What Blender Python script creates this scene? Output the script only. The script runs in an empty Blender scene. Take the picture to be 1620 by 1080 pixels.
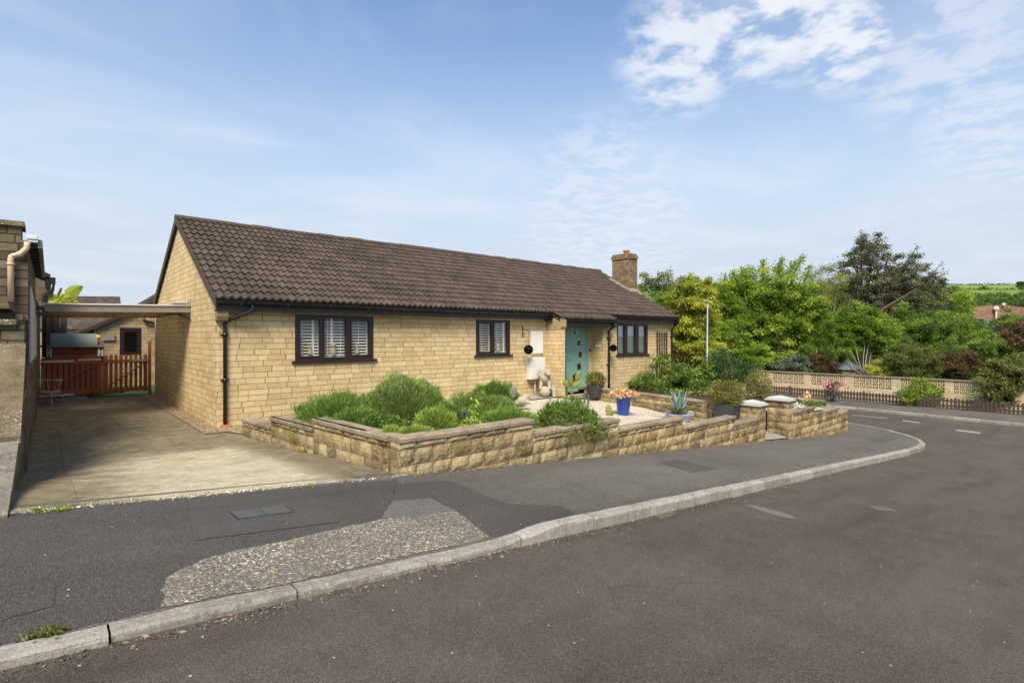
import bpy, bmesh, math, random
import numpy as np
from mathutils import Vector, Matrix

random.seed(7); RNG = np.random.default_rng(11)
scn = bpy.context.scene
COL = scn.collection
R = math.radians

# ------------------------------------------------------------------ camera
F, YAW, HZ, CAMZ = 836.5, R(41.5), 531.5, 1.8
SN, CS = math.sin(YAW), math.cos(YAW)
def at(u, v, d):
    r = (u-810)/F
    return Vector((d*(SN+r*CS), d*(CS-r*SN), CAMZ+(HZ-v)/F*d))
def onz(u, v, z): return at(u, v, (CAMZ-z)*F/(v-HZ))
def onY(u, v, Y):
    r = (u-810)/F
    return at(u, v, Y/(CS-r*SN))
def onX(u, v, X):
    r = (u-810)/F
    return at(u, v, X/(SN+r*CS))
cam = bpy.data.cameras.new('camera'); camo = bpy.data.objects.new('camera', cam); COL.objects.link(camo)
camo.location = (0, 0, CAMZ); camo.rotation_euler = (R(90), 0, -YAW)
cam.sensor_width = 36; cam.lens = 36*F/1620; cam.shift_y = -(540-HZ)/1620; cam.clip_end = 6000; cam.clip_start = .05
scn.camera = camo

# ------------------------------------------------------------------ node helper
class NT:
    def __init__(s, nt): s.nt = nt
    def n(s, typ, *ins, out=0, **kw):
        nd = s.nt.nodes.new(typ)
        for k, v in kw.items():
            if k.startswith('i_'):
                s.put(nd.inputs[k[2:].replace('_', ' ')], v)
            else: setattr(nd, k, v)
        for i, v in enumerate(ins):
            if v is not None: s.put(nd.inputs[i], v)
        return nd
    def put(s, sock, v):
        if isinstance(v, bpy.types.Node): v = v.outputs[0]
        if isinstance(v, bpy.types.NodeSocket): s.nt.links.new(v, sock)
        else:
            if sock.type == 'RGBA' and len(v) == 3: v = (*v, 1)
            sock.default_value = v
    def m(s, op, a, b=None, c=None, clamp=False):
        return s.n('ShaderNodeMath', a, b, c, operation=op, use_clamp=clamp).outputs[0]
    def mr(s, v, a, b, c=0., d=1., smooth=True):
        nd = s.n('ShaderNodeMapRange', v, a, b, c, d)
        nd.interpolation_type = 'SMOOTHSTEP' if smooth else 'LINEAR'
        return nd.outputs[0]
    def mix(s, f, a, b, blend='MIX'):
        nd = s.nt.nodes.new('ShaderNodeMix'); nd.data_type = 'RGBA'; nd.blend_type = blend
        s.put(nd.inputs[0], f); s.put(nd.inputs[6], a); s.put(nd.inputs[7], b)
        return nd.outputs[2]
    def noise(s, vec, scale, detail=4, rough=.55, dist=0., col=False):
        nd = s.n('ShaderNodeTexNoise'); s.put(nd.inputs['Vector'], vec)
        nd.inputs['Scale'].default_value = scale; nd.inputs['Detail'].default_value = detail
        nd.inputs['Roughness'].default_value = rough; nd.inputs['Distortion'].default_value = dist
        return nd.outputs['Color' if col else 'Fac']
    def vor(s, vec, scale, feature='F1', out='Distance', rnd=1.):
        nd = s.n('ShaderNodeTexVoronoi', feature=feature); s.put(nd.inputs['Vector'], vec)
        nd.inputs['Scale'].default_value = scale; nd.inputs['Randomness'].default_value = rnd
        return nd.outputs[out]
    def ramp(s, fac, stops):
        nd = s.n('ShaderNodeValToRGB', fac); e = nd.color_ramp.elements
        while len(e) < len(stops): e.new(.5)
        for el, (p, c) in zip(e, stops): el.position = p; el.color = (*c, 1)
        return nd.outputs[0]
    def pos(s): return s.n('ShaderNodeNewGeometry').outputs['Position']
    def sep(s, v): return s.n('ShaderNodeSeparateXYZ', v).outputs
    def comb(s, x, y, z): return s.n('ShaderNodeCombineXYZ', x, y, z).outputs[0]
    def scale(s, v, k): return s.n('ShaderNodeVectorMath', v, k, operation='MULTIPLY').outputs[0]

def newmat(name):
    m = bpy.data.materials.new(name); m.use_nodes = True; m.node_tree.nodes.clear()
    return m, NT(m.node_tree)
def finish(t, col, rough=.8, spec=.3, bump=None, bstr=.3, bdist=.01, metal=0., coat=0.):
    p = t.n('ShaderNodeBsdfPrincipled')
    t.put(p.inputs['Base Color'], col); t.put(p.inputs['Roughness'], rough)
    p.inputs['Specular IOR Level'].default_value = spec; p.inputs['Metallic'].default_value = metal
    p.inputs['Coat Weight'].default_value = coat
    if bump is not None:
        b = t.n('ShaderNodeBump'); b.inputs['Strength'].default_value = bstr; b.inputs['Distance'].default_value = bdist
        t.put(b.inputs['Height'], bump); t.nt.links.new(b.outputs[0], p.inputs['Normal'])
    o = t.n('ShaderNodeOutputMaterial'); t.nt.links.new(p.outputs[0], o.inputs[0])
    return p

def plain(name, col, rough=.5, spec=.4, var=.25, scale=6., metal=0., bump=.0, coat=0.):
    m, t = newmat(name); P = t.pos()
    nz = t.noise(P, scale, 5, .6)
    c = t.mix(nz, tuple(x*(1-var) for x in col), tuple(min(1, x*(1+var)) for x in col))
    fine = t.noise(P, scale*14, 3)
    finish(t, c, t.mr(fine, .3, .7, max(.05, rough-.08), min(1, rough+.08)), spec, fine if bump else None, bump, .004, metal, coat)
    return m

def tintattr(t): return t.n('ShaderNodeAttribute', attribute_name='tint').outputs['Fac']

def masonry(name, h, L, mortar, stops, mcol, warp=.22, stain=.3, bdist=.012, bstr=.8, zoff=0.):
    """coursed split stone: random lengths per course, recessed joints, per block colour"""
    m, t = newmat(name)
    g = t.n('ShaderNodeNewGeometry'); P = g.outputs['Position']; px, py, pz = t.sep(P)
    nx, ny, nz = t.sep(g.outputs['True Normal'])
    sel = t.m('GREATER_THAN', t.m('ABSOLUTE', nx), t.m('ABSOLUTE', ny))
    u = t.m('ADD', t.m('MULTIPLY', py, sel), t.m('MULTIPLY', px, t.m('SUBTRACT', 1., sel)))
    wob = t.noise(P, 3.1, 2); u = t.m('ADD', u, t.m('MULTIPLY', wob, .02))
    zz = t.m('DIVIDE', t.m('ADD', t.m('ADD', pz, zoff), t.m('MULTIPLY', t.noise(P, 2.3, 2), .014)), h)
    row = t.m('FLOOR', zz); fz = t.m('SUBTRACT', zz, row)
    rr = t.n('ShaderNodeTexWhiteNoise', noise_dimensions='1D', i_W=row).outputs['Value']
    up = t.m('ADD', t.m('DIVIDE', u, L), t.m('MULTIPLY', rr, 7.3))
    w = t.m('ADD', up, t.m('MULTIPLY', t.m('SINE', t.m('ADD', t.m('MULTIPLY', up, 2.4), t.m('MULTIPLY', row, 3.1))), warp))
    idn = t.m('FLOOR', w); fu = t.m('SUBTRACT', w, idn)
    du = t.m('MULTIPLY', t.m('MINIMUM', fu, t.m('SUBTRACT', 1., fu)), L)
    dz = t.m('MULTIPLY', t.m('MINIMUM', fz, t.m('SUBTRACT', 1., fz)), h)
    e = t.m('ADD', t.m('MINIMUM', du, dz), t.m('MULTIPLY', t.m('SUBTRACT', t.noise(P, 60., 3), .5), mortar*.9))
    mask = t.mr(e, mortar*.35, mortar*.95)
    rnd = t.n('ShaderNodeTexWhiteNoise', noise_dimensions='2D', i_Vector=t.comb(idn, row, 0.)).outputs['Value']
    big = t.noise(P, .9, 4); mid = t.noise(P, 9., 5, .65); fine = t.noise(P, 70., 4, .7)
    f = t.m('ADD', t.m('MULTIPLY', t.m('ADD', rnd, .35), .52), t.m('ADD', t.m('MULTIPLY', t.m('SUBTRACT', mid, .5), .8), t.m('MULTIPLY', t.m('SUBTRACT', big, .5), .6)), clamp=True)
    col = t.ramp(t.m('ADD', f, .12), stops)
    col = t.mix(t.mr(fine, .25, .75, .0, .35), col, tuple(x*.45 for x in stops[0][1]), 'MIX')
    # weathering: streaky dirt stretched vertically
    st = t.noise(t.scale(P, (2.2, 2.2, .5)), 1.6, 5, .65)
    col = t.mix(t.mr(st, .5, .8, 0., stain), col, tuple(x*.35 for x in stops[1][1]))
    col = t.mix(mask, mcol, col)
    hgt = t.m('ADD', t.m('MULTIPLY', mask, .75), t.m('ADD', t.m('MULTIPLY', mid, .45), t.m('MULTIPLY', fine, .25)))
    finish(t, col, .9, .15, hgt, bstr, bdist)
    return m

def stonemat(name, stops, lichen=.5, moss=.4, tintw=.6):
    """rock faced blocks (mesh blocks carry a per block tint)"""
    m, t = newmat(name); P = t.pos(); tn = tintattr(t)
    a = t.noise(P, 5., 6, .65); b = t.noise(P, 26., 6, .7); c = t.noise(P, 110., 4, .7)
    f = t.m('ADD', t.m('MULTIPLY', tn, tintw), t.m('ADD', t.m('MULTIPLY', t.m('SUBTRACT', a, .5), .8), t.m('MULTIPLY', t.m('SUBTRACT', b, .5), .9)), clamp=True)
    col = t.ramp(t.m('ADD', f, .15), stops)
    col = t.mix(t.mr(c, .4, .75, 0., .55), col, tuple(x*.35 for x in stops[0][1]))
    li = t.m('MULTIPLY', t.mr(t.noise(P, 34., 5, .75), .54, .64), t.mr(t.noise(P, 2.4, 3), .40, .62))
    col = t.mix(t.m('MULTIPLY', li, lichen), col, (.60, .58, .51)); gy = t.mr(t.noise(P, 1.6, 5, .7), .42, .68); col = t.mix(t.m('MULTIPLY', gy, .2), col, (.27, .24, .19))
    mo = t.m('MULTIPLY', t.mr(t.noise(P, 32., 6, .75), .43, .58), t.mr(t.noise(t.scale(P, (1.6, 1.6, .8)), 2.6, 5, .65), .42, .62))
    col = t.mix(t.m('MULTIPLY', mo, moss), col, (.028, .025, .02))
    finish(t, col, .95, .12, t.m('ADD', t.m('MULTIPLY', b, .7), t.m('MULTIPLY', c, .5)), .9, .012)
    return m

def asphalt(name, dark, light, stones=.5, patch=.35, chip=(.42, .39, .34)):
    m, t = newmat(name); P = t.pos()
    v = t.vor(P, 165., out='Color'); vr = t.sep(v)[0]; vd = t.vor(P, 165.)
    big = t.noise(P, .33, 5, .6); mid = t.noise(P, 3.5, 5, .65); fine = t.noise(P, 150., 3, .7)
    f = t.m('ADD', t.m('MULTIPLY', t.m('SUBTRACT', big, .5), 2.0), t.m('ADD', t.m('MULTIPLY', t.m('SUBTRACT', mid, .5), .9), .5), clamp=True)
    col = t.mix(f, dark, light)
    col = t.mix(t.m('MULTIPLY', t.mr(vr, .55, 1., 0., 1.), stones), col, tuple(x*2.2 for x in light))
    col = t.mix(t.m('MULTIPLY', t.mr(vr, .35, 0., 0., 1.), stones), col, tuple(x*.35 for x in dark))
    # polished wheel tracks and traffic stains run along the street
    trk = t.noise(t.scale(P, (.18, 1.5, 1.)), 1.1, 5, .6); col = t.mix(t.mr(trk, .48, .72, 0., .38), col, tuple(x*.62 for x in dark)); col = t.mix(t.mr(trk, .46, .28, 0., .3), col, tuple(x*1.25 for x in light))
    oil = t.m('MULTIPLY', t.mr(t.noise(P, .9, 3), .62, .74), t.mr(t.noise(P, 7., 4), .4, .65)); col = t.mix(t.m('MULTIPLY', oil, .45), col, tuple(x*.5 for x in dark))
    ck = t.n('ShaderNodeTexVoronoi', feature='DISTANCE_TO_EDGE'); t.put(ck.inputs['Vector'], t.n('ShaderNodeVectorMath', P, t.scale(t.noise(P, 2.2, 5, .7, col=True), (.5, .5, .5)), operation='ADD').outputs[0]); ck.inputs['Scale'].default_value = .32
    cm_ = t.m('MULTIPLY', t.mr(ck.outputs['Distance'], .004, .0015), t.mr(t.noise(P, .35, 3), .5, .6)); col = t.mix(t.m('MULTIPLY', cm_, .3), col, tuple(x*.3 for x in dark))
    # scattered pale chippings
    v2 = t.n('ShaderNodeTexVoronoi'); t.put(v2.inputs['Vector'], P); v2.inputs['Scale'].default_value = 14.
    sp = t.m('MULTIPLY', t.mr(v2.outputs['Distance'], .11, .06), t.m('GREATER_THAN', t.sep(v2.outputs['Color'])[1], .86))
    col = t.mix(sp, col, chip)
    h = t.m('ADD', t.m('MULTIPLY', vd, -.8), t.m('MULTIPLY', fine, .5))
    finish(t, col, .88, .25, h, .7, .006)
    return m

def gravelmat(name, stops, scale=38., base=(.1, .08, .06)):
    m, t = newmat(name); P = t.pos()
    n2 = t.n('ShaderNodeTexVoronoi'); t.put(n2.inputs['Vector'], t.n('ShaderNodeVectorMath', P, t.scale(t.noise(P, 9., 4, .7, col=True), (.06, .06, .06)), operation='ADD').outputs[0]); n2.inputs['Scale'].default_value = scale
    d = n2.outputs['Distance']; rc = t.sep(n2.outputs['Color'])[0]
    col = t.ramp(rc, stops)
    col = t.mix(t.mr(d, .35, .75), col, base)
    col = t.mix(t.mr(t.noise(P, 2., 4), .35, .7, 0., .4), col, tuple(x*.5 for x in stops[1][1]))
    finish(t, col, .85, .25, t.mr(d, .8, .0), .6, .012)
    return m

def leafmat(name, dark, mid, light, trans=.35, rough=.55):
    m, t = newmat(name); tn = tintattr(t)
    col = t.ramp(tn, [(0., dark), (.5, mid), (1., light)])
    p = t.n('ShaderNodeBsdfPrincipled'); t.put(p.inputs['Base Color'], col)
    p.inputs['Roughness'].default_value = rough; p.inputs['Specular IOR Level'].default_value = .3
    tr = t.n('ShaderNodeBsdfTranslucent', t.mix(.5, col, (light[0]*1.3, light[1]*1.3, light[2]*.8)))
    mx = t.n('ShaderNodeMixShader', trans, p.outputs[0], tr.outputs[0])
    o = t.n('ShaderNodeOutputMaterial'); t.nt.links.new(mx.outputs[0], o.inputs[0])
    return m

def barkmat(name, a, b):
    m, t = newmat(name); P = t.pos()
    nz = t.noise(t.scale(P, (1, 1, .25)), 14., 5, .7)
    finish(t, t.mix(nz, a, b), .9, .15, nz, .8, .02)
    return m

def glassmat(name, tintc=(.8, .85, .85), refl=1.0):
    m, t = newmat(name)
    fr = t.n('ShaderNodeFresnel', 1.5)
    tr = t.n('ShaderNodeBsdfTransparent', tintc); gl = t.n('ShaderNodeBsdfGlossy', (1, 1, 1, 1), .03)
    mx = t.n('ShaderNodeMixShader', t.m('ADD', t.m('MULTIPLY', fr.outputs[0], refl), .01, clamp=True), tr.outputs[0], gl.outputs[0])
    o = t.n('ShaderNodeOutputMaterial'); t.nt.links.new(mx.outputs[0], o.inputs[0])
    return m

def woodmat(name, a, b, rough=.6, axis=(1., 1., 8.)):
    m, t = newmat(name); P = t.pos()
    nz = t.noise(t.scale(P, axis), 5., 5, .65, .6); f = t.noise(P, 60., 3)
    finish(t, t.mix(nz, a, b), rough, .3, t.m('ADD', nz, t.m('MULTIPLY', f, .3)), .35, .004)
    return m

# ------------------------------------------------------------------ materials
M = {}
TAN = [(0., (.43, .31, .15)), (.35, (.57, .42, .21)), (.7, (.665, .515, .28)), (1., (.735, .59, .355))]
M['house'] = masonry('split_stone_house', .118, .29, .0085, TAN, (.27, .19, .10), stain=.26)
M['chimney'] = masonry('split_stone_chimney', .105, .25, .010, [(0., (.10, .075, .045)), (.35, (.19, .14, .08)), (.7, (.28, .21, .12)), (1., (.38, .30, .19))], (.12, .085, .05), stain=.35)
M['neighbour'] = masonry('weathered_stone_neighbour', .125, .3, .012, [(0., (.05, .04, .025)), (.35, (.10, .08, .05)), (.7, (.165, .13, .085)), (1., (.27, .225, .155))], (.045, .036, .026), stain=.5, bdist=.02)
M['screen_base'] = masonry('cream_stone_screen_wall', .15, .42, .008, [(0., (.42, .31, .17)), (.4, (.55, .43, .26)), (.7, (.62, .50, .32)), (1., (.7, .6, .42))], (.36, .27, .16), stain=.25)
M['rear'] = masonry('stone_rear_building', .118, .29, .009, [(0., (.2, .14, .07)), (.35, (.34, .25, .13)), (.7, (.45, .34, .19)), (1., (.55, .44, .28))], (.2, .14, .08), stain=.2)
STN = [(0., (.13, .095, .045)), (.3, (.27, .195, .09)), (.6, (.40, .30, .145)), (1., (.54, .44, .26))]
OCH = [(0., (.12, .085, .042)), (.3, (.26, .18, .078)), (.6, (.40, .29, .13)), (1., (.54, .43, .25))]
M['stone'] = stonemat('rock_faced_stone', STN, .9, .6, .62)
M['stone_dirty'] = stonemat('rock_faced_stone_mossy', OCH, .5, .9, .62)
M['mortar'] = plain('mortar', (.15, .12, .08), .95, .1, .4, 20, bump=.5)
M['coping'] = stonemat('coping_stone', [(0., (.15, .115, .075)), (.35, (.28, .22, .145)), (.7, (.39, .315, .215)), (1., (.5, .42, .31))], .5, .5, .35)
M['kneeler'] = stonemat('smooth_kneeler_stone', [(0., (.3, .21, .1)), (.4, (.42, .31, .15)), (.8, (.5, .38, .2)), (1., (.56, .44, .26))], .1, .12, .2)
M['white_cap'] = plain('white_pillar_cap', (.43, .415, .385), .7, .2, .14, 9, bump=.4)
M['render'] = stonemat('ageing_slab_stone', [(0., (.09, .068, .04)), (.35, (.17, .13, .078)), (.7, (.25, .19, .115)), (1., (.34, .275, .19))], .7, .6, .3)
M['slab'] = stonemat('grey_ramp_slab', [(0., (.11, .095, .07)), (.35, (.20, .175, .135)), (.7, (.29, .26, .205)), (1., (.42, .38, .32))], .8, .6, .3)
M['road'] = asphalt('road_tarmac', (.039, .0325, .0270), (.088, .0735, .0605), .38)
M['pave'] = asphalt('pavement_tarmac', (.056, .051, .043), (.112, .102, .087), .55)
M['pave_dark'] = asphalt('pavement_tarmac_dark', (.038, .035, .031), (.068, .063, .056), .5)
M['pave_patch'] = asphalt('pavement_tarmac_patch', (.046, .0425, .039), (.074, .069, .063), .3)
M['pave_pale'] = asphalt('pavement_tarmac_pale', (.078, .072, .064), (.125, .116, .104), .5)
M['aggregate'] = gravelmat('exposed_aggregate', [(0., (.06, .054, .046)), (.3, (.145, .128, .108)), (.55, (.225, .198, .16)), (.8, (.33, .285, .205)), (.92, (.50, .40, .22)), (1., (.74, .69, .58))], 64., (.13, .115, .094))
M['gravel'] = gravelmat('cream_gravel', [(0., (.38, .29, .19)), (.35, (.62, .53, .4)), (.7, (.76, .69, .57)), (1., (.86, .82, .74))], 34., (.3, .235, .16))
M['gravel_brown'] = gravelmat('tan_gravel', [(0., (.12, .08, .04)), (.35, (.3, .21, .11)), (.7, (.44, .33, .2)), (1., (.6, .5, .36))], 36., (.10, .07, .04))
M['soil'] = plain('soil', (.055, .036, .022), .95, .1, .5, 14, bump=1.)
M['kerb'] = stonemat('kerb_concrete', [(0., (.17, .15, .125)), (.3, (.31, .285, .24)), (.7, (.43, .40, .345)), (1., (.54, .51, .45))], .4, .35, .4)
M['black'] = plain('black_upvc', (.012, .0115, .012), .32, .5, .1, 3)
M['fascia'] = plain('dark_brown_fascia', (.036, .028, .028), .45, .4, .15, 2)
M['frame'] = plain('rosewood_upvc_frame', (.022, .010, .009), .35, .5, .3, 4)
M['white'] = plain('white_upvc', (.62, .60, .56), .4, .4, .04, 4)
M['shutter'] = plain('white_shutter', (.90, .87, .81), .45, .3, .04, 5)
M['glass'] = glassmat('window_glass', (.97, .97, .96), .28)
M['darkglass'] = plain('dark_door_glass', (.02, .026, .03), .06, .6, .2, 3)
M['teal'] = plain('sage_teal_door_paint', (.185, .36, .28), .42, .4, .05, 3)
M['steel'] = plain('brushed_steel', (.55, .55, .55), .3, .5, .06, 10, metal=1.)
M['galv'] = plain('galvanised_steel', (.5, .52, .54), .45, .5, .1, 10, metal=.6)
M['blue_pot'] = plain('blue_glaze', (.010, .047, .26), .25, .5, .22, 6, coat=.3)
M['grey_pot'] = plain('charcoal_planter', (.055, .060, .068), .55, .35, .15, 8)
M['pale_pot'] = plain('pale_grey_pot', (.3, .33, .35), .6, .3, .15, 8)
M['statue'] = stonemat('weathered_statue_stone', [(0., (.3, .25, .17)), (.35, (.5, .44, .33)), (.7, (.64, .58, .46)), (1., (.74, .69, .58))], .3, .2, .2)
M['figure'] = plain('carved_limewood', (.5, .4, .28), .7, .2, .3, 12)
M['terracotta'] = plain('terracotta', (.45, .16, .08), .7, .2, .2, 10)
M['gate'] = woodmat('red_brown_stained_wood', (.22, .062, .026), (.42, .14, .06), .5)
M['beam'] = woodmat('grey_weathered_timber', (.14, .115, .095), (.3, .265, .23), .8, (1.2, 8., 8.))
M['rafter'] = woodmat('brown_timber', (.13, .075, .035), (.26, .165, .085), .7, (1.2, 8., 8.))
M['fence'] = woodmat('dark_brown_picket_wood', (.04, .028, .022), (.095, .068, .052), .8)
M['trellis'] = woodmat('old_trellis_wood', (.03, .024, .02), (.07, .055, .044), .8)
M['chair'] = woodmat('faded_chair_wood', (.25, .22, .19), (.45, .41, .36), .7)
M['pipe_cream'] = plain('cream_plastic_pipe', (.55, .40, .27), .5, .3, .12, 5)
M['artgrass'] = plain('artificial_grass', (.035, .085, .018), .9, .1, .4, 30, bump=1.)
M['lid'] = plain('grey_green_lid', (.155, .18, .15), .75, .4, .08, 4)
M['slate'] = plain('grey_felt_roof', (.10, .115, .13), .7, .25, .25, 5, bump=.3)
M['lampgrey'] = plain('lamp_post_grey', (.30, .325, .35), .5, .4, .08, 4, metal=.2)
M['cover'] = plain('inspection_cover_iron', (.115, .118, .117), .5, .4, .25, 12, metal=.3)
M['bark'] = barkmat('brown_bark', (.03, .022, .016), (.11, .085, .062))
M['palebark'] = barkmat('pale_bark', (.12, .10, .075), (.34, .31, .25))
M['yellow'] = plain('yellow_paint', (.8, .42, .02), .5, .3, .1, 5)
M['blackleaf'] = plain('black_plastic_leaf', (.012, .016, .022), .45, .4, .3, 30)
M['aqua'] = plain('pale_aqua_paint', (.3, .5, .48), .4, .4, .1, 8)

def rooftile(name, gx, gs, ze, ye, cosp):
    m, t = newmat(name); P = t.pos(); px, py, pz = t.sep(P)
    s = t.m('DIVIDE', t.m('SUBTRACT', py, ye), cosp)
    row = t.m('FLOOR', t.m('DIVIDE', s, gs)); ix = t.m('FLOOR', t.m('DIVIDE', px, gx))
    rnd = t.n('ShaderNodeTexWhiteNoise', noise_dimensions='2D', i_Vector=t.comb(ix, row, 0.)).outputs['Value']
    a = t.noise(P, 1.1, 5, .6); b = t.noise(P, 9., 6, .7); c = t.noise(P, 80., 4, .7)
    f = t.m('ADD', t.m('MULTIPLY', t.m('ADD', rnd, .2), .45), t.m('ADD', t.m('MULTIPLY', t.m('SUBTRACT', a, .5), .8), t.m('MULTIPLY', t.m('SUBTRACT', b, .5), .9)), clamp=True)
    col = t.ramp(t.m('ADD', f, .15), [(0., (.034, .026, .022)), (.4, (.068, .050, .040)), (.75, (.098, .071, .054)), (1., (.14, .106, .078))])
    col = t.mix(t.mr(c, .35, .75, 0., .5), col, (.035, .028, .025))
    li = t.m('MULTIPLY', t.mr(t.noise(P, 30., 5, .75), .60, .68), t.mr(a, .42, .6))
    col = t.mix(t.m('MULTIPLY', li, .75), col, (.34, .32, .25))
    ms = t.m('MULTIPLY', t.mr(t.noise(P, 16., 5, .8), .58, .66), t.mr(t.noise(P, .7, 3), .48, .62)); col = t.mix(t.m('MULTIPLY', ms, .7), col, (.05, .048, .022))
    finish(t, col, .9, .15, t.m('ADD', t.m('MULTIPLY', b, .4), c), .5, .006)
    return m

def concrete(name, stops, streak=1., grime=.6):
    m, t = newmat(name); P = t.pos()
    a = t.noise(P, .8, 5, .65); b = t.noise(t.scale(P, (1., 6., 1.)), 2.2, 6, .72, .4); c = t.noise(P, 55., 5, .75)
    f = t.m('ADD', t.m('MULTIPLY', t.m('SUBTRACT', a, .5), 1.3), t.m('ADD', t.m('MULTIPLY', t.m('SUBTRACT', b, .5), 1.1*streak), .5), clamp=True)
    col = t.ramp(f, stops)
    col = t.mix(t.mr(c, .45, .8, 0., .5), col, tuple(x*.4 for x in stops[0][1]))
    g = t.m('MULTIPLY', t.mr(t.noise(P, 1.3, 5, .7), .46, .7), t.mr(t.noise(P, 11., 4, .7), .3, .65))
    col = t.mix(t.m('MULTIPLY', g, grime), col, (.075, .066, .04))
    sp = t.mr(t.noise(P, 75., 4, .8), .67, .74)
    col = t.mix(t.m('MULTIPLY', sp, .5), col, (.6, .56, .48))
    finish(t, col, .93, .15, t.m('ADD', t.m('MULTIPLY', b, .6), c), .6, .008)
    return m
def drivemat(name):
    m, t = newmat(name); P = t.pos(); px, py, pz = t.sep(P)
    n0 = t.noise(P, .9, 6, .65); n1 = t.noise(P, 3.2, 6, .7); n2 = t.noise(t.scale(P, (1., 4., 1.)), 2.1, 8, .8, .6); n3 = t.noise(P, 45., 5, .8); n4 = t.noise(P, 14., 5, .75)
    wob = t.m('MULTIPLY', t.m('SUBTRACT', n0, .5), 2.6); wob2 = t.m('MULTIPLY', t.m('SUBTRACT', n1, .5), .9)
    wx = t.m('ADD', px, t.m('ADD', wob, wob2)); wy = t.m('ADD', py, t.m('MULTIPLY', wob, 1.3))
    pale_mask = t.m('MULTIPLY', t.m('MULTIPLY', t.mr(wx, .1, 1.2), t.mr(t.m('ADD', px, t.m('MULTIPLY', wob2, .6)), 2.55, 2.1)), t.mr(wy, 10.2, 8.6))       # paler, cleaner street end; left and back darker with moss, dirt and painted shade
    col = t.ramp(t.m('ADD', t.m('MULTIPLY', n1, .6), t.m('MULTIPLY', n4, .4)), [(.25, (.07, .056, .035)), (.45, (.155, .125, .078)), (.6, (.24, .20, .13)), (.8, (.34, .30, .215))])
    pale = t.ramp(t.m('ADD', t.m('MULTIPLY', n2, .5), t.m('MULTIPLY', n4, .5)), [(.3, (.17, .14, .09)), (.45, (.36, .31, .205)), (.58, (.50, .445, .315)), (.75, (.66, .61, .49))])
    col = t.mix(pale_mask, col, pale)
    moss = t.m('MULTIPLY', t.mr(t.noise(P, 1.7, 5, .7), .5, .68), t.mr(n4, .35, .62)); col = t.mix(t.m('MULTIPLY', moss, .5), col, (.13, .115, .04))
    dirt = t.m('MULTIPLY', t.mr(t.noise(t.scale(P, (1.3, 2.6, 1)), 1.2, 6, .7), .52, .66), t.mr(n3, .3, .6)); col = t.mix(t.m('MULTIPLY', dirt, .6), col, (.045, .04, .028))
    col = t.mix(t.mr(n3, .62, .74, 0., .55), col, (.62, .58, .5)); col = t.mix(t.mr(n3, .40, .28, 0., .6), col, (.05, .042, .03))
    finish(t, col, .94, .12, t.m('ADD', n3, t.m('ADD', n2, n4)), .8, .012); return m
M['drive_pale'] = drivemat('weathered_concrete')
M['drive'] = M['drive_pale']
M['drive_rough'] = concrete('drive_concrete_rough', [(0., (.09, .078, .055)), (.4, (.17, .145, .10)), (.75, (.25, .215, .155)), (1., (.36, .32, .25))], .3, .8)
M['path'] = concrete('grey_step_slab', [(0., (.16, .14, .12)), (.4, (.26, .235, .2)), (.75, (.35, .32, .28)), (1., (.45, .42, .37))], .3, .4)

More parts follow.
